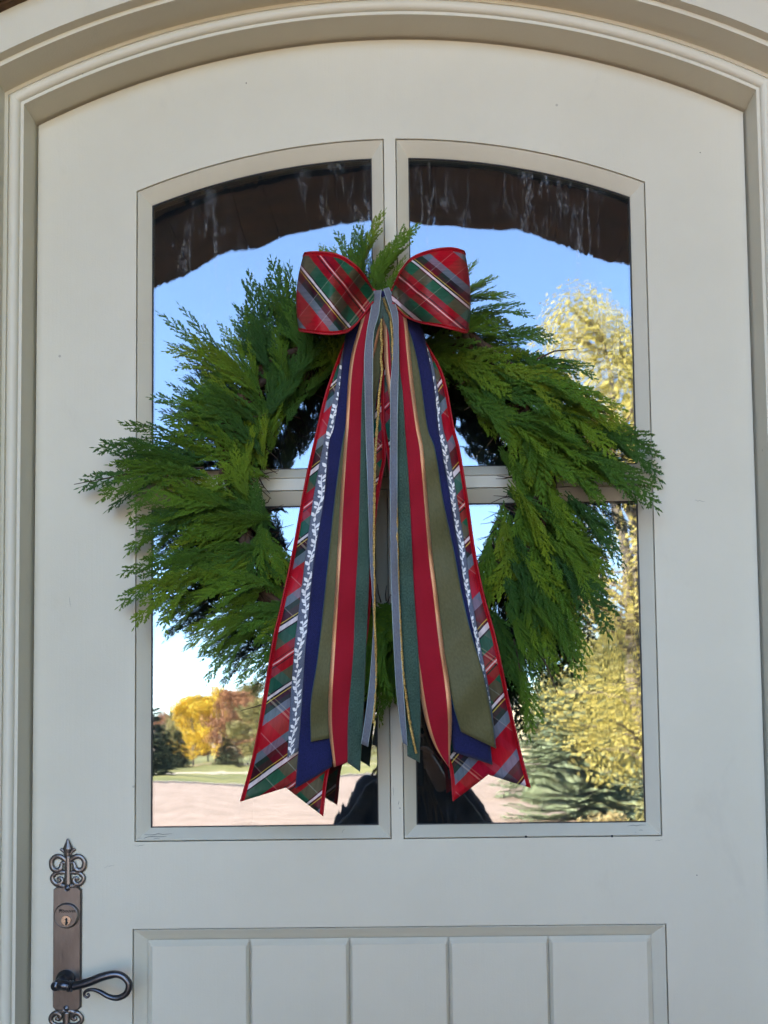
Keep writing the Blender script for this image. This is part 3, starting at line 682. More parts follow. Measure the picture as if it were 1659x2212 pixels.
# sprays that make the outline: base, tip, curl (1 = to the left of its run), front/back
for x0, y0, x1, y1, c, dp in [
    (445, 985, 160, 1046, 1, -.06), (430, 950, 215, 938, 0, -.05), (440, 1000, 225, 1000, 0, -.07), (450, 1030, 205, 1095, 1, -.08), (440, 1100, 270, 1120, 0, -.06), (450, 1120, 262, 1205, 1, -.05), (450, 1180, 248, 1312, 1, -.07), (470, 1230, 288, 1364, 1, -.07), (470, 1270, 320, 1345, 0, -.05),
    (500, 1330, 380, 1400, 0, -.06), (560, 1360, 445, 1486, 1, -.05), (610, 1380, 508, 1486, 0, -.06), (640, 1370, 560, 1470, 0, -.05), (520, 800, 342, 664, 0, -.06), (530, 830, 325, 766, 1, -.07), (540, 880, 398, 812, 0, -.06), (500, 930, 300, 858, 1, -.04), (500, 950, 330, 880, 0, -.07), (560, 790, 470, 690, 0, -.05),
    (560, 800, 540, 620, 0, -.06), (600, 790, 546, 568, -1, -.07), (620, 760, 578, 545, 0, -.06), (640, 770, 600, 560, 0, -.05), (660, 760, 640, 555, 0, -.07), (560, 840, 500, 720, 0, -.07),
    (770, 640, 712, 478, 1, -.06), (790, 640, 770, 470, 0, -.05), (770, 610, 834, 440, 0, -.055), (800, 640, 908, 466, -1, -.07), (790, 640, 860, 505, 0, -.06), (830, 650, 880, 545, 0, -.07), (720, 640, 690, 520, 0, -.05), (760, 660, 760, 560, 0, -.08), (840, 640, 800, 560, 0, -.09),
    (960, 640, 1028, 552, 0, -.06), (985, 650, 1120, 636, -1, -.05), (985, 690, 1168, 688, -1, -.06), (1000, 640, 1080, 590, -1, -.06), (1080, 720, 1210, 740, -1, -.06), (1150, 780, 1300, 830, -1, -.06),
    (1190, 830, 1368, 925, -1, -.06), (1200, 850, 1375, 960, -1, -.07), (1240, 920, 1438, 1050, -1, -.06), (1230, 930, 1424, 1000, -1, -.05), (1220, 970, 1412, 1132, -1, -.07), (1220, 1000, 1400, 1090, -1, -.05), (1220, 1060, 1352, 1232, -1, -.07), (1210, 1080, 1340, 1180, -1, -.05), (1180, 1120, 1300, 1290, -1, -.06), (1190, 1180, 1310, 1260, 0, -.05),
    (1160, 1210, 1272, 1450, -1, -.06), (1150, 1230, 1245, 1420, 0, -.07), (1140, 1250, 1205, 1440, 0, -.06), (1110, 1290, 1176, 1492, 0, -.06), (1090, 1300, 1150, 1450, 0, -.08), (1075, 1380, 1136, 1608, -1, -.06), (1060, 1330, 1110, 1500, 0, -.07), (1040, 1300, 1090, 1440, 0, -.07),
    (1190, 1130, 1335, 1262, -1, -.07), (1170, 1190, 1310, 1390, -1, -.07), (1150, 1260, 1252, 1470, -1, -.08), (1110, 1330, 1190, 1482, -1, -.07), (1180, 1160, 1290, 1330, -1, -.085), (1120, 1280, 1215, 1400, -1, -.09), (470, 1090, 285, 1150, 0, -.08), (480, 1200, 330, 1290, 1, -.085), (540, 1330, 420, 1420, 1, -.08), (560, 850, 430, 740, 0, -.085),
    (830, 1330, 822, 1562, 0, -.05), (850, 1340, 870, 1520, 0, -.05), (790, 1320, 790, 1510, 0, -.06), (900, 1330, 930, 1500, 0, -.05), (740, 1330, 730, 1500, 0, -.05), (960, 1320, 1000, 1490, 0, -.05), (690, 1340, 650, 1480, 0, -.05), (850, 1420, 815, 1545, -1, -.07), (835, 1300, 830, 1450, 0, -.07)]:
    put(x0, y0, x1, y1, dp, dp+random.uniform(-.02, .015), curl=c, roll=random.uniform(-.35, .35), wsc=random.uniform(.65, .95))
# filling sprays by angle round the ring
DIRT = [(0, -48), (30, -33), (60, -14), (85, 35), (100, 90), (118, 100), (135, 112), (150, 138), (165, 160), (180, 180), (195, 190), (210, 198), (225, 205), (240, 218), (255, 235), (270, 268), (285, 280), (300, 282), (315, 290), (330, 298), (345, 305), (360, 312)]
def dirof(phi):
    phi %= 360
    for (a, d0), (b_, d1) in zip(DIRT, DIRT[1:]):
        if a <= phi <= b_:
            if d1-d0 > 180: d1 -= 360
            return d0+(d1-d0)*(phi-a)/(b_-a)
    return 0
tot = 154
for i in range(tot):
    phi = (i*137.508+random.uniform(-8, 8)) % 360
    layer = i/tot
    r = random.uniform(258, 400)
    if layer > .62: r = random.uniform(250, 360)
    cx, cy = 833+r*math.cos(R(phi)), 1045-r*math.sin(R(phi))
    d = dirof(phi)+random.uniform(-20, 20)
    L = random.uniform(150, 235)
    if 70 < phi < 112: L *= .75; cx += 0; cy += 20
    if r > 350: L *= .8
    ra, rb = Vector((cx-833, 1045-cy)), Vector((cx-833+L*math.cos(R(d)), 1045-cy+L*math.sin(R(d))))
    if rb.length < 275: d = phi+random.uniform(-25, 25); rb = Vector((cx-833+L*math.cos(R(d)), 1045-cy+L*math.sin(R(d))))
    lim = 520 if not (205 < phi < 335) else 470
    if 60 < phi < 120: lim = 470
    if rb.length > lim: L *= .78
    x1, y1 = cx+L*math.cos(R(d)), cy-L*math.sin(R(d))
    y0 = -.035-.055*layer+random.uniform(-.01, .01)
    c_ = -1 if (phi < 75 or phi > 300) else random.choice([0, 0, 1])
    put(cx, cy, x1, y1, y0, y0-random.uniform(-.02, .035), curl=c_, roll=random.uniform(-.7, .7), wsc=random.uniform(.85, 1.15))
for i in range(66):
    phi = (i*360/66+random.uniform(-5, 5)) % 360
    r = random.uniform(262, 318); cx, cy = 833+r*math.cos(R(phi)), 1048-r*math.sin(R(phi))
    right = phi < 80 or phi > 275
    d = (phi-90 if right else phi+(-90 if phi < 200 else 90))+random.uniform(-10, 12)*(1 if right else 1)
    d = d+(14 if right else (14 if phi < 200 else -14))
    L = random.uniform(120, 180); y0 = random.uniform(-.085, -.05)
    put(cx-math.cos(R(d))*L*.35, cy+math.sin(R(d))*L*.35, cx+math.cos(R(d))*L*.65, cy-math.sin(R(d))*L*.65, y0, y0-random.uniform(-.01, .02), curl=(-1 if right else (1 if phi > 200 else -1)), roll=random.uniform(-.6, .6), wsc=1.2)
# stray bare twigs
for x0, y0, x1, y1 in [(1150, 780, 1246, 754), (640, 1520, 520, 1535), (440, 1010, 160, 1046), (1160, 1400, 1205, 1500), (1110, 1380, 1128, 1480)]:
    b = MB(); a, e = P(x0, y0, -.05), P(x1, y1, -.06); b.tube([a, (a+e)/2+Vector((0, 0, .006)), e], [.0016, .0012, .0005], 5); inw(b.build('bare_twig', BROWNTWIG, wre))

# ------------------------------------------------------------------ bow and ribbon tails
bow = tag(empty('ribbon_bow', P(826, 640, -.09)), 'plaid ribbon bow with long mixed ribbon tails hanging on the wreath', 'bow')
bc = Vector(bow.location)
def inb(o): o.location = Vector(o.location)-bc; return o
def samp(pl, t):
    "point at fraction t of the height run of a polyline (smoothed)"
    q = pl; ys = [p[1] for p in q]; y = ys[0]+(ys[-1]-ys[0])*t
    for i in range(len(q)-1):
        if q[i][1] <= y <= q[i+1][1] or i == len(q)-2:
            h = q[i+1][1]-q[i][1]; f = (y-q[i][1])/h if h else 0
            m0 = (q[i+1][0]-q[max(i-1, 0)][0])/max(1e-6, q[i+1][1]-q[max(i-1, 0)][1]); m1 = (q[min(i+2, len(q)-1)][0]-q[i][0])/max(1e-6, q[min(i+2, len(q)-1)][1]-q[i][1])
            f2, f3 = f*f, f**3
            return ((2*f3-3*f2+1)*q[i][0]+(f3-2*f2+f)*h*m0+(-2*f3+3*f2)*q[i+1][0]+(f3-f2)*h*m1, y)
def depth_at(py, layer, seed):
    "how far a tail stands off the door at this height"
    base = -.106-.006*smoothstep((py-650)/200)+.030*smoothstep((py-1350)/420)
    roll_ = .040*(1-smoothstep((py-628)/75))
    return base+roll_-.0050*layer
def folds(px, py):
    k = smoothstep((py-720)/200)
    return k*1.6*(.0045*math.sin(py/95+px/70)+.0028*math.sin(py/41-px/38)+.0016*math.sin(py/23+px/25))
def tail(name, L, Rr, mt, layer, W, seed=0, notch=0, cup=.0024, wave=.0007, label=None, v0=0, nr=90, nc=10, flipu=False, extra=None):
    b = MB(); uv = []
    rnd = random.Random(seed); ph = [rnd.uniform(0, 6.28) for _ in range(4)]
    grid = []
    vlen = 0; prev = None
    for i in range(nr+1):
        row = []
        for j in range(nc+1):
            u = j/nc; t = i/nr*(1-notch*(1-abs(2*u-1)))
            l, r = samp(L, t), samp(Rr, t)
            px, py = l[0]+(r[0]-l[0])*u, l[1]+(r[1]-l[1])*u
            y = depth_at(py, layer, seed)
            y += -cup*math.sin(math.pi*u) + wave*math.sin(9*t+ph[0]+u*1.5)*smoothstep(t*4) + wave*.7*math.sin(23*t+ph[1]-u*2.2)*smoothstep(t*3)
            y += folds(px, py)
            p = P(px, py, y); row.append(p)
            pm = P((l[0]+r[0])/2, py, y)
            uv.append(((W*(1-u) if flipu else W*u), v0+(630-py)*-.000686*1.02))
        grid.append(row)
    for row in grid: b.v += [tuple(p) for p in row]
    for i in range(nr):
        for j in range(nc): b.f.append((i*(nc+1)+j, (i+1)*(nc+1)+j, (i+1)*(nc+1)+j+1, i*(nc+1)+j+1))
    ed = [(j/nc, i/nr) for i in range(nr+1) for j in range(nc+1)]
    o = b.build(name, mt, bow, smooth=True, uv=uv, edge=ed); inb(o)
    md = o.modifiers.new('thickness', 'SOLIDIFY'); md.thickness = .0005; md.offset = 0
    if label: o['label'] = label
    return o, grid
PL_L = [(800, 650), (770, 690), (741, 748), (705, 848), (685, 929), (661, 1035), (631, 1199), (606, 1315), (592, 1373), (550, 1618), (520, 1731)]
PL_R = [(830, 650), (829, 760), (829, 900), (832, 990), (826, 1023), (812, 1111), (806, 1228), (780, 1450), (712, 1655), (697, 1762)]
plo, plg = tail('plaid_tail', PL_L, PL_R, PLAIDM, 0, W_PL, 1, notch=.042, v0=.195, cup=.002)
PR_L = [(824, 650), (822, 760), (820, 880), (828, 930), (841, 1008), (848, 1080), (862, 1250), (910, 1480), (970, 1650), (979, 1730)]
PR_R = [(855, 650), (885, 690), (929, 756), (958, 814), (981, 929), (991, 965), (1010, 1082), (1027, 1199), (1045, 1286), (1069, 1373), (1100, 1518), (1124, 1623), (1145, 1701)]
pro, prg = tail('plaid_tail', PR_L, PR_R, PLAIDM, 0, W_PL, 2, notch=.040, v0=.106, cup=.002)
# red stitched wire along the plaid edges
for gr in (plg, prg):
    for col in (0, -1):
        b = MB(); b.tube([row[col]+Vector((0, -.0006, 0)) for row in gr[2:]], .0011, 6); inb(b.build('wired_edge', bpy.data.materials.get('wire_red') or noisy('wire_red', (.30, .004, .01), (.46, .008, .02), 700, .6, 900, .001, .8), bow, smooth=True))
VL_L = [(800, 650), (770, 690), (742, 752), (723, 848), (693, 988), (676, 1082), (650, 1283), (636, 1400), (624, 1575), (621, 1637)]
VL_R = [(815, 650), (800, 690), (775, 752), (758, 848), (733, 988), (716, 1082), (686, 1283), (670, 1400), (655, 1560), (645, 1622)]
vlo, vlg = tail('vine_print_tail', VL_L, VL_R, DENIM, 1, .026, 3, wave=.0008)
VR_L = [(838, 650), (870, 690), (905, 756), (925, 834), (932, 929), (944, 965), (964, 1082), (983, 1199), (996, 1286), (1020, 1400), (1040, 1500), (1052, 1575)]
VR_R = [(850, 650), (885, 690), (926, 756), (944, 834), (958, 929), (968, 965), (988, 1082), (1007, 1199), (1018, 1286), (1039, 1400), (1058, 1500), (1069, 1590)]
vro, vrg = tail('vine_print_tail', VR_L, VR_R, DENIM, 1, .026, 4, wave=.0008)
NL_L = [(806, 640), (785, 652), (757, 686), (745, 730), (734, 834), (720, 929), (711, 950), (699, 1082), (679, 1199), (660, 1400), (650, 1550), (638, 1703)]
NL_R = [(824, 640), (820, 660), (812, 690), (805, 760), (798, 850), (790, 950), (775, 1082), (757, 1199), (738, 1400), (727, 1550), (717, 1656)]
tail('navy_tail', NL_L, NL_R, NAVY, 2, .05, 5)
NR_L = [(828, 640), (830, 660), (838, 690), (845, 760), (860, 850), (872, 929), (887, 1000), (903, 1082), (918, 1199), (940, 1350), (962, 1500), (980, 1624)]
NR_R = [(850, 640), (875, 652), (909, 700), (923, 756), (938, 834), (948, 929), (956, 980), (974, 1082), (993, 1199), (1004, 1270), (1030, 1400), (1050, 1530), (1064, 1652)]
tail('navy_tail', NR_L, NR_R, NAVY, 2, .05, 6)
OL_L = [(812, 650), (800, 690), (770, 800), (752, 890), (742, 940), (731, 1012), (722, 1082), (708, 1213), (693, 1359), (683, 1440), (671, 1518), (671, 1602)]
OL_R = [(826, 650), (824, 730), (825, 775), (820, 816), (813, 861), (808, 920), (800, 1000), (792, 1082), (775, 1213), (750, 1359), (730, 1480), (712, 1594)]
tail('olive_tail', OL_L, OL_R, OLIVE, 3, .06, 7)
OR_L = [(828, 650), (833, 700), (845, 795), (865, 929), (877, 1000), (893, 1082), (908, 1199), (925, 1286), (945, 1373), (965, 1461), (980, 1530), (995, 1580)]
OR_R = [(840, 650), (872, 690), (888, 725), (905, 795), (925, 929), (939, 965), (958, 1082), (983, 1199), (999, 1286), (1020, 1373), (1046, 1461), (1063, 1548), (1072, 1617)]
tail('olive_tail', OR_L, OR_R, OLIVE, 3, .06, 8)
RL_L = [(803, 636), (792, 655), (784, 678), (757, 779), (746, 929), (743, 965), (734, 1099), (726, 1242), (716, 1400), (710, 1500), (710, 1570), (721, 1657)]
RL_R = [(823, 636), (825, 660), (825, 690), (814, 744), (804, 785), (797, 848), (792, 929), (787, 1023), (783, 1169), (777, 1286), (772, 1400), (763, 1548), (755, 1645)]
tail('red_gold_tail', RL_L, RL_R, REDM, 4, W_RED, 9)
RR_L = [(827, 636), (826, 660), (827, 686), (829, 734), (831, 788), (837, 835), (844, 880), (858, 965), (869, 1082), (877, 1199), (884, 1286), (893, 1400), (908, 1505), (923, 1570), (942, 1617), (969, 1656)]
RR_R = [(846, 633), (864, 643), (878, 686), (886, 756), (894, 834), (907, 929), (914, 965), (924, 1082), (934, 1199), (945, 1286), (959, 1400), (971, 1480), (976, 1548), (973, 1620), (970, 1658)]
tail('red_gold_tail', RR_L, RR_R, REDM, 4, W_RED, 10)
GL_L = [(812, 640), (806, 660), (796, 700), (788, 780), (782, 850), (780, 929), (778, 1023), (774, 1169), (768, 1286), (763, 1413), (752, 1548), (751, 1647)]
GL_R = [(826, 640), (826, 684), (815, 712), (806, 761), (804, 800), (806, 850), (801, 929), (797, 1023), (800, 1169), (796, 1286), (791, 1400), (785, 1548), (778, 1667)]
tail('green_tail', GL_L, GL_R, GREEN, 5, .030, 11)
GR_L = [(827, 640), (827, 684), (838, 712), (842, 745), (845, 800), (846, 929), (846, 1082), (850, 1199), (858, 1286), (864, 1400), (873, 1504), (880, 1633)]
GR_R = [(838, 640), (852, 665), (861, 720), (864, 800), (870, 848), (875, 929), (882, 1023), (888, 1140), (895, 1286), (903, 1400), (908, 1510), (908, 1590), (907, 1647)]
tail('green_tail', GR_L, GR_R, GREEN, 5, .030, 12)
KL_L = [(808, 628), (804, 650), (799, 678), (792, 717), (786.5, 775), (787.6, 834), (789, 900), (791, 970), (793, 1023), (797, 1140), (800, 1228), (804, 1286), (806, 1350), (800, 1450), (790, 1540), (780, 1606)]
KL_R = [(824, 626), (822, 650), (819, 678), (808, 717), (806, 775), (805.5, 834), (806, 900), (807.5, 970), (808, 1023), (809, 1140), (809.5, 1228), (810, 1286), (811, 1350), (813, 1450), (806, 1540), (795, 1613)]
tail('grey_velvet_tail', KL_L, KL_R, GREY, 7, W_VEL, 13, cup=.001, wave=.0006)
KR_L = [(828, 624), (836, 650), (845, 678), (850, 717), (848, 775), (843, 834), (843, 900), (842, 1023), (843, 1140), (844, 1228), (846, 1300), (851, 1413), (857, 1504), (870, 1604)]
KR_R = [(840, 620), (852, 650), (860, 678), (861, 717), (861, 775), (860.5, 834), (859, 900), (858.5, 1023), (858.5, 1140), (859.5, 1228), (862, 1300), (867, 1413), (873, 1504), (880, 1611)]
tail('grey_velvet_tail', KR_L, KR_R, GREY, 7, W_VEL, 14, cup=.001, wave=.0006)
# gold tinsel cords
for pts, ly in (([(824, 690), (823, 720), (825, 745), (823, 775), (825, 800), (819, 850), (817, 890), (814, 930), (810, 994), (809, 1050), (808, 1130), (808, 1228), (809, 1330), (812, 1430), (810, 1500), (806, 1562)], 6.5),
                ([(829, 645), (836, 668), (844, 690), (848, 760), (852, 900), (856, 1100), (862, 1300), (868, 1420), (873, 1474), (879, 1520), (887, 1570), (899, 1627)], 6.2)):
    b = MB(); q = bez(pts, 14)
    cp = [P(x, y, depth_at(y, ly, 0)-.0022+folds(x, y))+Vector((random.uniform(-1, 1), random.uniform(-1, 1), 0))*.00025 for x, y in q]
    b.tube(cp, [.0017+random.uniform(-.0004, .0005) for _ in cp], 7); inb(b.build('gold_cord', GOLD, bow))
# white vine print on the two blue tails
def vine(gr, seed, lab, uc):
    rnd = random.Random(seed); nr, nc = len(gr)-1, len(gr[0])-1; b = MB()
    Lr = sum((gr[i+1][nc//2]-gr[i][nc//2]).length for i in range(nr))
    def S(v, u):
        f = max(0, min(nr-1e-4, v/Lr*nr)); i = int(f); a = f-i; g_ = max(0.02, min(.98, u))*nc; j = min(nc-1, int(g_)); c_ = g_-j
        p = (gr[i][j]*(1-a)+gr[i+1][j]*a)*(1-c_)+(gr[i][j+1]*(1-a)+gr[i+1][j+1]*a)*c_
        return p+Vector((0, -.0009, 0))
    def leafp(v, u, ang, L, wd):
        pts = []
        for k, (a, s) in enumerate([(0, 0), (.3, .8), (.6, 1), (.85, .55), (1.05, 0), (.85, -.55), (.6, -1), (.3, -.8)]):
            dv, du = a*L*math.cos(ang)-s*wd*math.sin(ang), a*L*math.sin(ang)+s*wd*math.cos(ang)
            pts.append(S(v+dv, u+du/.026))
        o = len(b.v); b.v += [tuple(p) for p in pts]; b.f.append(tuple(o+i for i in range(8)))
    def line(pp, wd):
        for (v0, u0), (v1, u1) in zip(pp, pp[1:]):
            dv, du = v1-v0, (u1-u0)*.026; l = math.hypot(dv, du) or 1; nv, nu = -du/l*wd, dv/l*wd/.026
            o = len(b.v); b.v += [tuple(S(v0+nv, u0+nu)), tuple(S(v1+nv, u1+nu)), tuple(S(v1-nv, u1-nu)), tuple(S(v0-nv, u0-nu))]; b.f.append((o, o+1, o+2, o+3))
    v = .04
    while v < Lr-.02:
        sl = .062; u0 = uc+rnd.uniform(-.03, .03); ph = rnd.uniform(0, 6.28)
        st = [(v+sl*i/8, u0+.10*math.sin(ph+i*.75)) for i in range(9)]
        line(st, .0007)
        for i in range(1, 9):
            sd = 1 if i % 2 else -1
            leafp(st[i][0], st[i][1], sd*R(rnd.uniform(134, 142)), rnd.uniform(.0092, .0112), .0023)
            leafp(st[i][0]-.0042, st[i][1], -sd*R(rnd.uniform(118, 130)), .0062, .0016)
        leafp(st[-1][0], st[-1][1], 0, .008, .0020)
        v += sl+.010
    o = b.build('vine_print', PRINT, lab); o.location = (0, 0, 0)
    return o
for ob, gr, sd in ((vlo, vlg, 5), (vro, vrg, 6)):
    o = vine(gr, sd, ob, .36 if sd == 5 else .62); o.location = Vector(o.location)
# loops
def loop3(name, rows, v0, flip, W=W_PL):
    nt_, ns = 84, 22
    tt = bez([tuple(x for p in r[:3] for x in p)+(r[3], r[4]) for r in rows], 12)
    b = MB(); uv = []; edg = []; arc = 0; prev = None; edges = ([], [])
    for i, q in enumerate(tt):
        for j in range(ns+1):
            s = j/ns; A = ((1-s)*(1-2*s), 4*s*(1-s), s*(2*s-1))
            px = A[0]*q[0]+A[1]*q[2]+A[2]*q[4]; py = A[0]*q[1]+A[1]*q[3]+A[2]*q[5]
            y = q[6]+q[7]*4*s*(1-s) + .0016*math.sin(i*.33+s*5)
            p = P(px, py, y); b.v.append(tuple(p)); dx, dz = (px-(915 if flip else 728))*.000686, ((640 if flip else 599)-py)*.000686; uv.append((PER*.225-dz*1.0, -dx*1.25) if not flip else (PER*.225+dz*1.30, dx*1.08))
            if j == ns//2:
                if prev is not None: arc += (p-prev).length
                prev = p
            if j in (0, ns): edges[j > 0].append(p+Vector((0, -.0003, 0)))
        for j in range(ns+1): edg.append((j/ns, i/len(tt)))
    m = ns+1
    for i in range(len(tt)-1):
        for j in range(ns): b.f.append((i*m+j, (i+1)*m+j, (i+1)*m+j+1, i*m+j+1))
    o = inb(b.build(name, PLAIDL, bow, smooth=True, uv=uv, edge=edg)); md = o.modifiers.new('thickness', 'SOLIDIFY'); md.thickness = .0006; md.offset = 0
    for e in edges:
        b = MB(); b.tube(e, .0013, 6); inb(b.build('wired_edge', bpy.data.materials['wire_red'], o, smooth=True)).location = (0, 0, 0)
    return o
# rows: top, middle, bottom (print units), depth, belly
loop3('bow_loop', [((806, 628), (808, 640), (806, 652), -.112, 0), ((797, 612), (786, 655), (778, 690), -.128, .010), ((786, 594), (756, 655), (757, 712), -.150, .012), ((766, 572), (738, 645), (742, 719), -.166, -.006), ((734, 552), (712, 636), (712, 722), -.174, -.012), ((694, 545), (680, 634), (680, 719), -.168, -.010),
                   ((664, 546), (650, 632), (656, 716), -.150, -.004), ((657, 550), (641, 634), (648, 714), -.126, 0), ((664, 560), (652, 634), (656, 706), -.104, 0), ((740, 590), (735, 640), (740, 690), -.094, 0), ((815, 630), (815, 645), (815, 660), -.100, 0)], -.035, False)
loop3('bow_loop', [((846, 628), (846, 640), (848, 655), -.112, 0), ((856, 606), (860, 640), (872, 680), -.124, .012), ((868, 582), (872, 640), (890, 690), -.142, .006), ((892, 556), (886, 634), (915, 698), -.160, -.006), ((932, 541), (926, 625), (952, 705), -.174, -.012), ((972, 536), (972, 622), (984, 713), -.168, -.010),
                   ((997, 541), (1006, 630), (1004, 718), -.150, -.004), ((1003, 546), (1015, 635), (1010, 715), -.126, 0), ((996, 556), (1006, 632), (1003, 706), -.104, 0), ((920, 590), (925, 640), (920, 690), -.094, 0), ((840, 630), (840, 645), (840, 660), -.100, 0)], -.042, True)
# the tie that gathers everything
b = MB(); b.lathe(P(826, 646, -.088), (0, 0, 1), [(.004, -.010), (.007, -.007), (.008, 0), (.007, .007), (.004, .010)], 14); inb(b.build('knot', NAVY, bow, smooth=True))
# ------------------------------------------------------------------ the yard behind the camera, seen in the glass
def leaf_cards(b, c, n, size, rnd, rad, flat=.0):
    for _ in range(n):
        while True:
            d = Vector((rnd.uniform(-1, 1), rnd.uniform(-1, 1), rnd.uniform(-1, 1)))
            if d.length < 1: break
        p = c+Vector((d.x*rad.x, d.y*rad.y, d.z*rad.z))
        a = Vector((rnd.gauss(0, 1), rnd.gauss(0, 1), rnd.gauss(0, 1)-flat)).normalized(); t = a.orthogonal().normalized(); s = a.cross(t)
        k = size*rnd.uniform(.6, 1.3); o = len(b.v)
        b.v += [tuple(p-t*k), tuple(p+s*k*.55), tuple(p+t*k), tuple(p-s*k*.55)]; b.f.append((o, o+1, o+2, o+3))
def broadleaf(name, label, x, y, h, rx, lm, bark, n, size, seed, z0=-.17, trunk=.25, group=None, clumps=46, open_=1.0, stems=1):
    rnd = random.Random(seed); root = tag(empty(name, (x, y, z0)), label, 'tree', group)
    tb = MB(); cb = MB()
    tips = []
    for st in range(stems):
        bx, by = (rnd.uniform(-.3, .3)*rx, rnd.uniform(-.3, .3)*rx) if stems > 1 else (0, 0)
        top = Vector((bx*2+rnd.uniform(-.1, .1)*rx, by*2+rnd.uniform(-.1, .1)*rx, h*rnd.uniform(.82, .95)))
        tr = [Vector((bx*.5, by*.5, 0)).lerp(top, i/6)+Vector((rnd.uniform(-.04, .04), rnd.uniform(-.04, .04), 0))*rx for i in range(7)]
        r0 = h*.017
        tb.tube(tr, [r0*(1-.85*i/6) for i in range(7)], 8)
        for i in range(int(clumps/stems)):
            t = rnd.uniform(trunk, .98); p = tr[min(5, int(t*6))].lerp(tr[min(6, int(t*6)+1)], t*6 % 1)
            a = rnd.uniform(0, 6.283); prof = math.sin(math.pi*min(1, max(0, (t-trunk)/(1-trunk)*.80+.17)))
            L = rx*prof*rnd.uniform(.45, 1.0)
            e = p+Vector((math.cos(a)*L, math.sin(a)*L, L*rnd.uniform(.15, .55)))
            mid = p.lerp(e, .5)+Vector((0, 0, L*.08)); tb.tube([p, mid, e], [r0*.30*(1-t*.6), r0*.18, r0*.05], 5, cap=False)
            tips.append((e, mid, L))
    for e, mid, L in tips:
        m = max(6, int(n/len(tips)/2)); s = rx*.21*open_
        leaf_cards(cb, e, m, size, rnd, Vector((s, s, s*.85))); leaf_cards(cb, mid.lerp(e, .55), m, size, rnd, Vector((s*1.15, s*1.15, s)))
    tb.build('trunk', bark, root, smooth=True); cb.build('crown', lm, root); return root
def spruce(name, label, x, y, h, rx, lm, bark, seed, z0=-.17, tiers=16, group=None, size=.06, per=9):
    rnd = random.Random(seed); root = tag(empty(name, (x, y, z0)), label, 'tree', group); tb = MB(); cb = MB()
    tb.tube([(0, 0, 0), (0, 0, h*.5), (0, 0, h)], [h*.02, h*.012, h*.002], 7)
    for i in range(tiers):
        t = i/tiers; z = h*(.05+.93*t); L0 = rx*(1-t)**.85+.04*rx; nb = max(5, int(13*(1-t)+4)); off = rnd.uniform(0, 6.28)
        for k in range(nb):
            a = off+6.283*k/nb+rnd.uniform(-.2, .2); L = L0*rnd.uniform(.75, 1.12)
            d = Vector((math.cos(a), math.sin(a), 0)); p0 = Vector((0, 0, z+rnd.uniform(-.5, .5)*h/tiers))
            pts = [p0+d*L*f+Vector((0, 0, -L*.22*f+L*.16*f*f)) for f in (0, .35, .7, 1)]
            tb.tube(pts, [.012*h/3, .009*h/3, .006*h/3, .002*h/3], 4, cap=False)
            sd = Vector((-d.y, d.x, 0))
            for f in range(per):
                ff = .18+.82*f/(per-1); q = pts[0].lerp(pts[3], ff)+Vector((0, 0, -L*.05*math.sin(ff*3.1)))
                for s in (-1, 1, 0):
                    dr_ = (d*.75+sd*s*.75+Vector((0, 0, rnd.uniform(-.25, .15)))).normalized(); l = size*rnd.uniform(2.2, 3.4)*(1.1-.35*ff)*h/3
                    n_ = dr_.cross(Vector((rnd.uniform(-.3, .3), rnd.uniform(-.3, .3), 1))).normalized()*size*.32*h/3; u_ = Vector((0, 0, 1))*size*.28*h/3; e = q+dr_*l; o = len(cb.v)
                    cb.v += [tuple(q+n_), tuple(q-n_), tuple(e), tuple(q+u_), tuple(q-u_*.6), tuple(q+dr_*l*.5+n_*1.1), tuple(q+dr_*l*.5-n_*1.1)]
                    cb.f += [(o, o+5, o+2, o+6, o+1), (o+3, o+2, o+4)]
    tb.build('trunk', bark, root, smooth=True); cb.build('crown', lm, root); return root
BARK = noisy('grey_bark', (.10, .08, .06), (.22, .18, .14), 8, .95, 30, .02, .6)
PALEB = noisy('pale_bark', (.36, .33, .27), (.52, .48, .40), 6, .9, 30, .01, .5)
YEL1 = leafmat('aspen_leaves', [(.3, (.28, .24, .055)), (.5, (.50, .42, .11)), (.7, (.66, .57, .24))], 1.1, .35)
YEL2 = leafmat('golden_leaves', [(.35, (.48, .31, .025)), (.65, (.76, .54, .06))], .5, .3)
RUST = leafmat('russet_leaves', [(.35, (.20, .085, .045)), (.65, (.40, .19, .09))], .5, .2)
TANG = leafmat('tan_green_leaves', [(.35, (.16, .15, .055)), (.65, (.33, .28, .11))], .5, .2)
SPRB = leafmat('blue_spruce_needles', [(.3, (.19, .23, .135)), (.7, (.40, .45, .29))], 2.5, .05)
SPRD = leafmat('dark_spruce_needles', [(.35, (.05, .065, .035)), (.65, (.11, .125, .065))], .6, .05)
SHRB = leafmat('shrub_leaves', [(.3, (.11, .11, .035)), (.7, (.28, .25, .09))], 3, .2)
DUST = leafmat('dry_stems', [(.3, (.28, .22, .10)), (.7, (.50, .40, .2))], 3, .1)
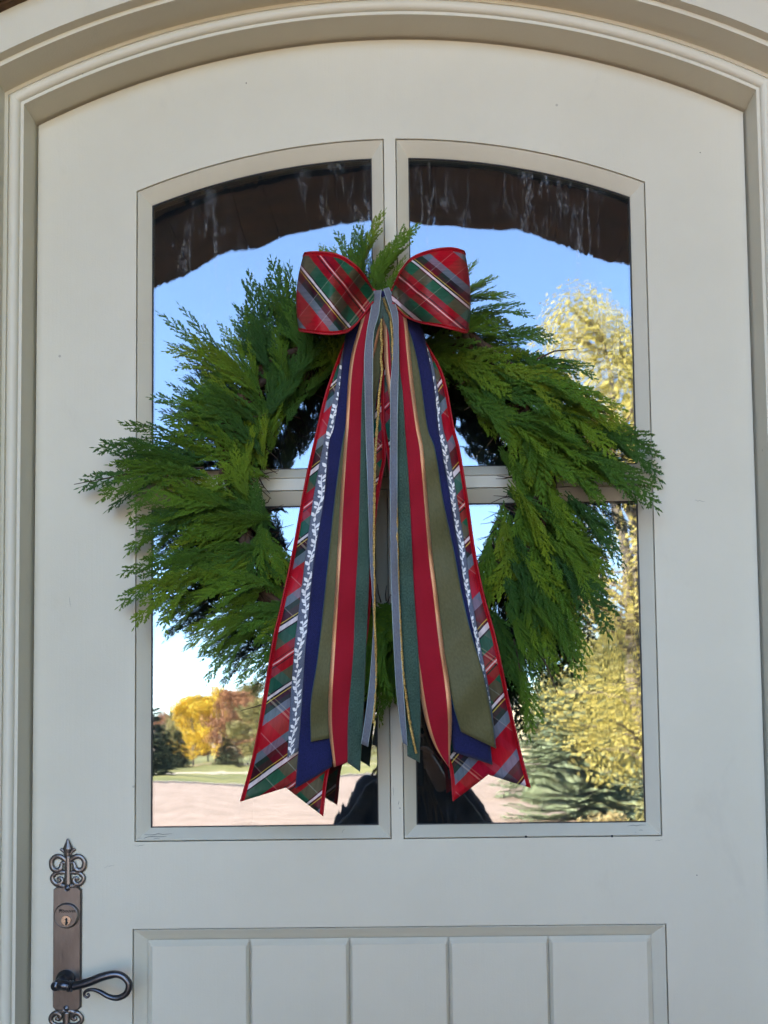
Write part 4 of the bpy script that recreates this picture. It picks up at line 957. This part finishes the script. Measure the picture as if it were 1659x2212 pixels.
# large near aspen and what stands under it (mirrored at the right side of the glass)
broadleaf('aspen_tree', 'tall yellow aspen mirrored along the right edge of the right-hand panes', 4.35, -12.6, 10.2, 2.75, YEL1, BARK, 72000, .032, 21, clumps=120, trunk=.13, stems=3, open_=1.15)
spruce('spruce_tree', 'small blue-green spruce mirrored in the lower right pane beside the driveway', 3.7, -16.2, 3.4, 1.5, SPRB, BARK, 5, tiers=26, per=13, size=.07)
spruce('spruce_tree', 'taller pale spruce mirrored behind the small blue-green spruce', 4.7, -24, 4.8, 2.0, SPRB, BARK, 6, tiers=26, per=12, size=.07)
def shrub(label, x, y, h, rx, lm, seed, n=2600, size=.035):
    rnd = random.Random(seed); root = tag(empty('shrub', (x, y, -.17)), label, 'shrub', 'shrubs beside the driveway'); sb = MB(); cb = MB()
    for i in range(26):
        a = rnd.uniform(0, 6.283); L = rx*rnd.uniform(.3, 1); e = Vector((math.cos(a)*L, math.sin(a)*L, h*rnd.uniform(.45, 1)*(1-.35*(L/rx)**2)))
        sb.tube([(0, 0, 0), e*.5+Vector((0, 0, h*.1)), e], [.012, .008, .003], 4, cap=False); leaf_cards(cb, e, n//52, size, rnd, Vector((rx*.24, rx*.24, h*.2))); leaf_cards(cb, e*.6, n//52, size, rnd, Vector((rx*.3, rx*.3, h*.25)))
    sb.build('stems', BARK, root); cb.build('foliage', lm, root)
shrub('olive shrub mirrored at the very bottom of the lower right pane', 3.7, -10.2, .8, .75, SHRB, 31)
shrub('straw-coloured dry shrub mirrored beside the spruce foot', 3.25, -12.6, .45, .5, DUST, 32, 1600)
shrub('dense olive shrub mirrored under the aspen at the pane edge', 4.6, -11.4, 1.9, 1.1, SHRB, 33, 4200)
shrub('low olive shrub mirrored at the right edge under the aspen trunk', 3.95, -8.6, .7, .6, SHRB, 34, 2000)
# far trees (mirrored in the lower left pane and behind the spruce)
G = 'trees beyond the lawn'
def at(px, dist): return CAMP.x+(px-890)/1750*dist, -(dist-1.2)
for px, dist, h, rx, lm, nm, lab, sd in [
    (424, 88, 7.4, 2.6, YEL2, 'broadleaf_tree', 'bright golden tree mirrored left of the taller golden one', 41), (478, 96, 8.8, 3.2, YEL2, 'broadleaf_tree', 'taller golden tree mirrored in the middle of the lower left pane', 42),
    (520, 84, 7.6, 2.8, RUST, 'broadleaf_tree', 'russet brown tree mirrored beside the golden trees', 43), (548, 92, 8.6, 2.6, TANG, 'broadleaf_tree', 'tan-green tree mirrored next to the plaid tail', 44), (572, 78, 6.5, 2.4, TANG, 'broadleaf_tree', 'tan-green tree mirrored behind the left plaid tail', 45),
    (455, 110, 8.0, 3.0, RUST, 'broadleaf_tree', 'rust coloured tree mirrored behind the golden trees', 46), (640, 95, 8, 3, YEL2, 'broadleaf_tree', 'golden tree mirrored behind the left ribbon tails', 47),
    (395, 105, 6.6, 3.0, TANG, 'broadleaf_tree', 'tan-green tree mirrored behind the dark spruces', 56), (360, 120, 7.2, 3.0, RUST, 'broadleaf_tree', 'pale rust tree mirrored far behind the dark spruces', 57),
    (800, 80, 7, 2.8, TANG, 'broadleaf_tree', 'tan-green tree mirrored near the centre bar', 48), (930, 90, 8, 3, TANG, 'broadleaf_tree', 'tan-green tree mirrored behind the right ribbon tails', 49), (1195, 70, 7.0, 2.7, TANG, 'broadleaf_tree', 'pale tan tree mirrored above the small spruce', 50),
    (1335, 34, 5.4, 2.3, SHRB, 'broadleaf_tree', 'bushy olive tree mirrored behind the aspen trunk', 53), (1275, 40, 4.6, 2.2, TANG, 'broadleaf_tree', 'low tan tree mirrored between spruce and aspen', 54), (1385, 30, 6, 2.4, SHRB, 'broadleaf_tree', 'bushy olive tree mirrored at the right pane edge', 55),
    (1240, 60, 6.8, 2.6, SHRB, 'broadleaf_tree', 'olive tree mirrored behind the spruces', 51), (1290, 75, 9, 3, TANG, 'broadleaf_tree', 'tan tree mirrored behind the aspen', 52)]:
    x, y = at(px, dist); broadleaf(nm, lab, x, y, h*1.1, rx*1.3, lm, BARK, 7000, .13, sd, group=G, clumps=52, trunk=.10)
for px, dist, h, rx, lab, sd in [(346, 62, 3.6, 1.2, 'dark spruce mirrored at the left edge of the lower left pane', 61), (368, 74, 3.6, 1.2, 'second dark spruce mirrored from the left edge, before the golden tree', 62), (322, 46, 4.2, 1.0, 'dark spruce mirrored right behind the left pane edge', 63), (395, 80, 3.6, 1.2, 'low dark spruce mirrored under the golden tree', 64), (500, 80, 3.2, 1.2, 'low dark spruce mirrored under the russet tree', 65)]:
    x, y = at(px, dist); spruce('spruce_tree', lab, x, y, h, rx, SPRD, BARK, sd, tiers=13, group=G, per=5, size=.13)
# neighbouring house
hx, hy = at(1130, 72); nb = tag(empty('neighbour_house', (hx, hy, -.17)), 'cream gabled house mirrored between the ribbon tail and the spruce', 'house')
CRM = noisy('cream_stucco', (.62, .54, .38), (.70, .62, .45), 2, .9); RFT = noisy('grey_roof', (.16, .14, .13), (.24, .22, .2), 6, .9)
b = MB(); b.box((-4, -7, 0), (2.6, 0, 4.0)); b.add([(-4, 0, 4.0), (2.6, 0, 4.0), (-.7, 0, 6.3)], [(0, 1, 2)]); b.add([(-4, -7, 4.0), (2.6, -7, 4.0), (-.7, -7, 6.3)], [(2, 1, 0)]); b.build('wall', CRM, nb)
b = MB(); b.add([(-4.4, .4, 3.75), (-.7, .4, 6.4), (-.7, -7.4, 6.4), (-4.4, -7.4, 3.75), (3.0, .4, 3.75), (3.0, -7.4, 3.75), (-4.4, .4, 3.9), (-.7, .4, 6.6), (-.7, -7.4, 6.6), (-4.4, -7.4, 3.9), (3.0, .4, 3.9), (3.0, -7.4, 3.9)], [(0, 1, 2, 3), (1, 4, 5, 2), (6, 9, 8, 7), (7, 8, 11, 10), (0, 6, 7, 1), (1, 7, 10, 4), (3, 2, 8, 9), (2, 5, 11, 8), (0, 3, 9, 6), (4, 10, 11, 5)]); b.build('roof', RFT, nb)
for wx in (-2.8, .4):
    b = MB(); b.box((wx, -.02, 1.2), (wx+1.1, .05, 2.5)); f = b.build('window', CRM, nb); b = MB(); b.box((wx+.1, .02, 1.3), (wx+1.0, .07, 2.4)); b.build('pane', noisy('dark_window%g' % wx, (.03, .035, .04), (.05, .055, .06), 2, .1), f)
b = MB(); b.box((-1.3, -.02, 0), (-.3, .05, 2.1)); b.build('door', BROWNTWIG, nb)

# ------------------------------------------------------------------ the photographer
SKIN = noisy('skin', (.42, .25, .18), (.50, .31, .23), 20, .5); JACK = noisy('dark_jacket', (.022, .024, .034), (.05, .052, .07), 30, .85, 120, .004, .5); TROU = noisy('dark_jeans', (.02, .025, .045), (.035, .042, .07), 60, .9)
HAIR = noisy('brown_hair', (.05, .028, .014), (.17, .10, .045), 26, .5, 90, .004, .8, stretch=(1, 1, .12))
px_, py_ = .03, -1.62
per = tag(empty('person', (px_, py_, 0)), 'person in dark jacket holding up a phone, mirrored in the lower panes', 'person')
def skin_obj(name, V_, E_, rads, m, sub=2, root=0):
    me = bpy.data.meshes.new(name); me.from_pydata(V_, E_, []); me.update(); o = bpy.data.objects.new(name, me); C.objects.link(o); o.parent = per
    md = o.modifiers.new('skin', 'SKIN'); md.use_smooth_shade = True
    for i, r in enumerate(rads):
        sv = me.skin_vertices[0].data[i]; sv.radius = (r, r) if not hasattr(r, '__len__') else r; sv.use_root = (i == root)
    ss = o.modifiers.new('sub', 'SUBSURF'); ss.levels = sub; ss.render_levels = sub; me.materials.append(m); return o
V_ = []; E_ = []; RD = []
def vx(p, r, link=None):
    V_.append(p); RD.append(r)
    if link is not None: E_.append((link, len(V_)-1))
    return len(V_)-1
pel = vx((0, 0, .86), (.14, .10)); wai = vx((0, 0, 1.0), (.12, .09), pel); che = vx((0, .01, 1.16), (.145, .10), wai); nk0 = vx((0, 0, 1.275), (.065, .06), che); nk1 = vx((0, .015, 1.33), .048, nk0)
hd0 = vx((0, .035, 1.385), (.060, .068), nk1); hd1 = vx((0, .035, 1.45), (.074, .088), hd0); hd2 = vx((0, .025, 1.52), (.066, .078), hd1)
vx((0, .125, 1.435), .011, hd1)
for s in (-1, 1):
    vx((s*.082, .02, 1.44), .012, hd1)
    sh = vx((s*.165, 0, 1.235), .058, che); el = vx((s*.235, .16, 1.06), .042, sh); wr = vx((s*.085-.007, .345, 1.29), .026, el); ha = vx((s*.062-.007, .385, 1.345), (.030, .020), wr)
    for k, (dz, L) in enumerate([(.030, .050), (.012, .056), (-.006, .052), (-.024, .042)]):
        f1 = vx((s*.052-.007, .400, 1.360+dz), .0085, ha); f2 = vx((s*.040-.007, .409-.004*k, 1.362+dz), .008, f1); vx((s*(.052-L*.6)-.007, .4105, 1.362+dz), .0070, f2)
    t1 = vx((s*.050-.007, .375, 1.372), .0095, ha); vx((s*.036-.007, .384, 1.392), .0085, t1)
    hp_ = vx((s*.095, 0, .80), .092, pel); kn = vx((s*.105, .02, .47), .060, hp_); an = vx((s*.11, 0, .085), .040, kn); ft = vx((s*.115, .08, .045), (.042, .035), an); vx((s*.12, .15, .035), (.036, .026), ft)
skin_obj('body', V_, E_, RD, SKIN)
# clothing as slightly larger shells
def shell(name, ids, m, grow):
    idx = {}; vv = []; rr = []; ee = []
    for a, b_ in E_:
        if a in ids and b_ in ids:
            for q in (a, b_):
                if q not in idx: idx[q] = len(vv); vv.append(V_[q]); r = RD[q]; rr.append(tuple(x+grow for x in r) if hasattr(r, '__len__') else r+grow)
            ee.append((idx[a], idx[b_]))
    return skin_obj(name, vv, ee, rr, m, 2, 0)
ids = {pel, wai, che, nk0}; lo_ = {pel}
for a, b_ in E_:
    pass
names = {i: p for i, p in enumerate(V_)}
arm = {i for i, p in names.items() if (abs(p[0]) > .1 and .9 < p[2] < 1.27 and p[1] < .3)} | {i for i, p in names.items() if abs(p[1]-.345) < 1e-6}
shell('jacket', ids | arm, JACK, .018)
leg = {i for i, p in names.items() if p[2] <= .861 and p[2] > .05}
shell('trousers', leg, TROU, .014)
for s in (-1, 1):
    b = MB(); b.tube([(s*.113, -.05, .045), (s*.115, .03, .05), (s*.118, .11, .042), (s*.12, .18, .034), (s*.12, .20, .030)], [.034, .05, .047, .038, .018], 12); o = b.build('shoe', DARK, per, smooth=True)
# hair: long, falling over the shoulders
b = MB(); rnd = random.Random(3)
for i in range(420):
    a = rnd.uniform(0, 6.283); el_ = rnd.uniform(.05, 1.5)
    if math.sin(a) > .35 and el_ < 1.0: continue
    d = Vector((math.cos(a)*math.cos(el_), math.sin(a)*math.cos(el_), math.sin(el_)))
    p0 = Vector((0, .02, 1.475))+Vector((d.x*.088, d.y*.104, d.z*.095)); side = Vector((d.x, d.y, 0)); side = side.normalized() if side.length > .01 else Vector((1, 0, 0))
    q1 = Vector((0, .01, 1.43))+Vector((side.x*.097, side.y*.108-.006, 0)); L = rnd.uniform(.16, .30)
    q2 = q1+Vector((side.x*.025, -.012+side.y*.012, -L*.5)); q3 = q1+Vector((side.x*.05+rnd.uniform(-.02, .02), -.01+rnd.uniform(-.015, .02), -L))
    b.tube(bez([tuple(p0), tuple(q1), tuple(q2), tuple(q3)], 4), .0048, 4, cap=False)
b.build('hair', HAIR, per, smooth=True)
for s in (-1, 1):
    b = MB(); b.lathe((s*.031, .113, 1.455), (0, 1, 0), [(.012, -.006), (.0115, 0), (.007, .006), (0, .008)], 10); b.build('eye', DARK, per, smooth=True)
b = MB(); b.tube([(-.024, .118, 1.398), (0, .124, 1.397), (.024, .118, 1.398)], [.003, .006, .003], 6); b.build('mouth', noisy('lips', (.30, .11, .09), (.36, .14, .11), 30, .5), per, smooth=True)
b = MB(); b.box((-.036, -.004, -.074), (.036, .004, .074)); ph = tag(b.build('phone', noisy('phone_shell', (.02, .02, .024), (.03, .03, .034), 20, .25)), 'dark phone held up by the person mirrored in the glass', 'phone')
ph.location = (CAMP.x, CAMP.y-.009, CAMP.z-.045); bv = ph.modifiers.new('edge', 'BEVEL'); bv.width = .003; bv.segments = 3
for lx, lz in ((0, .045), (-.020, .062), (-.020, .036)):
    if lx == 0: continue
    b = MB(); b.lathe((lx, .004, lz), (0, 1, 0), [(.008, 0), (.008, .002), (.006, .0025), (0, .0022)], 16); o = b.build('lens', DARK, ph, smooth=True)
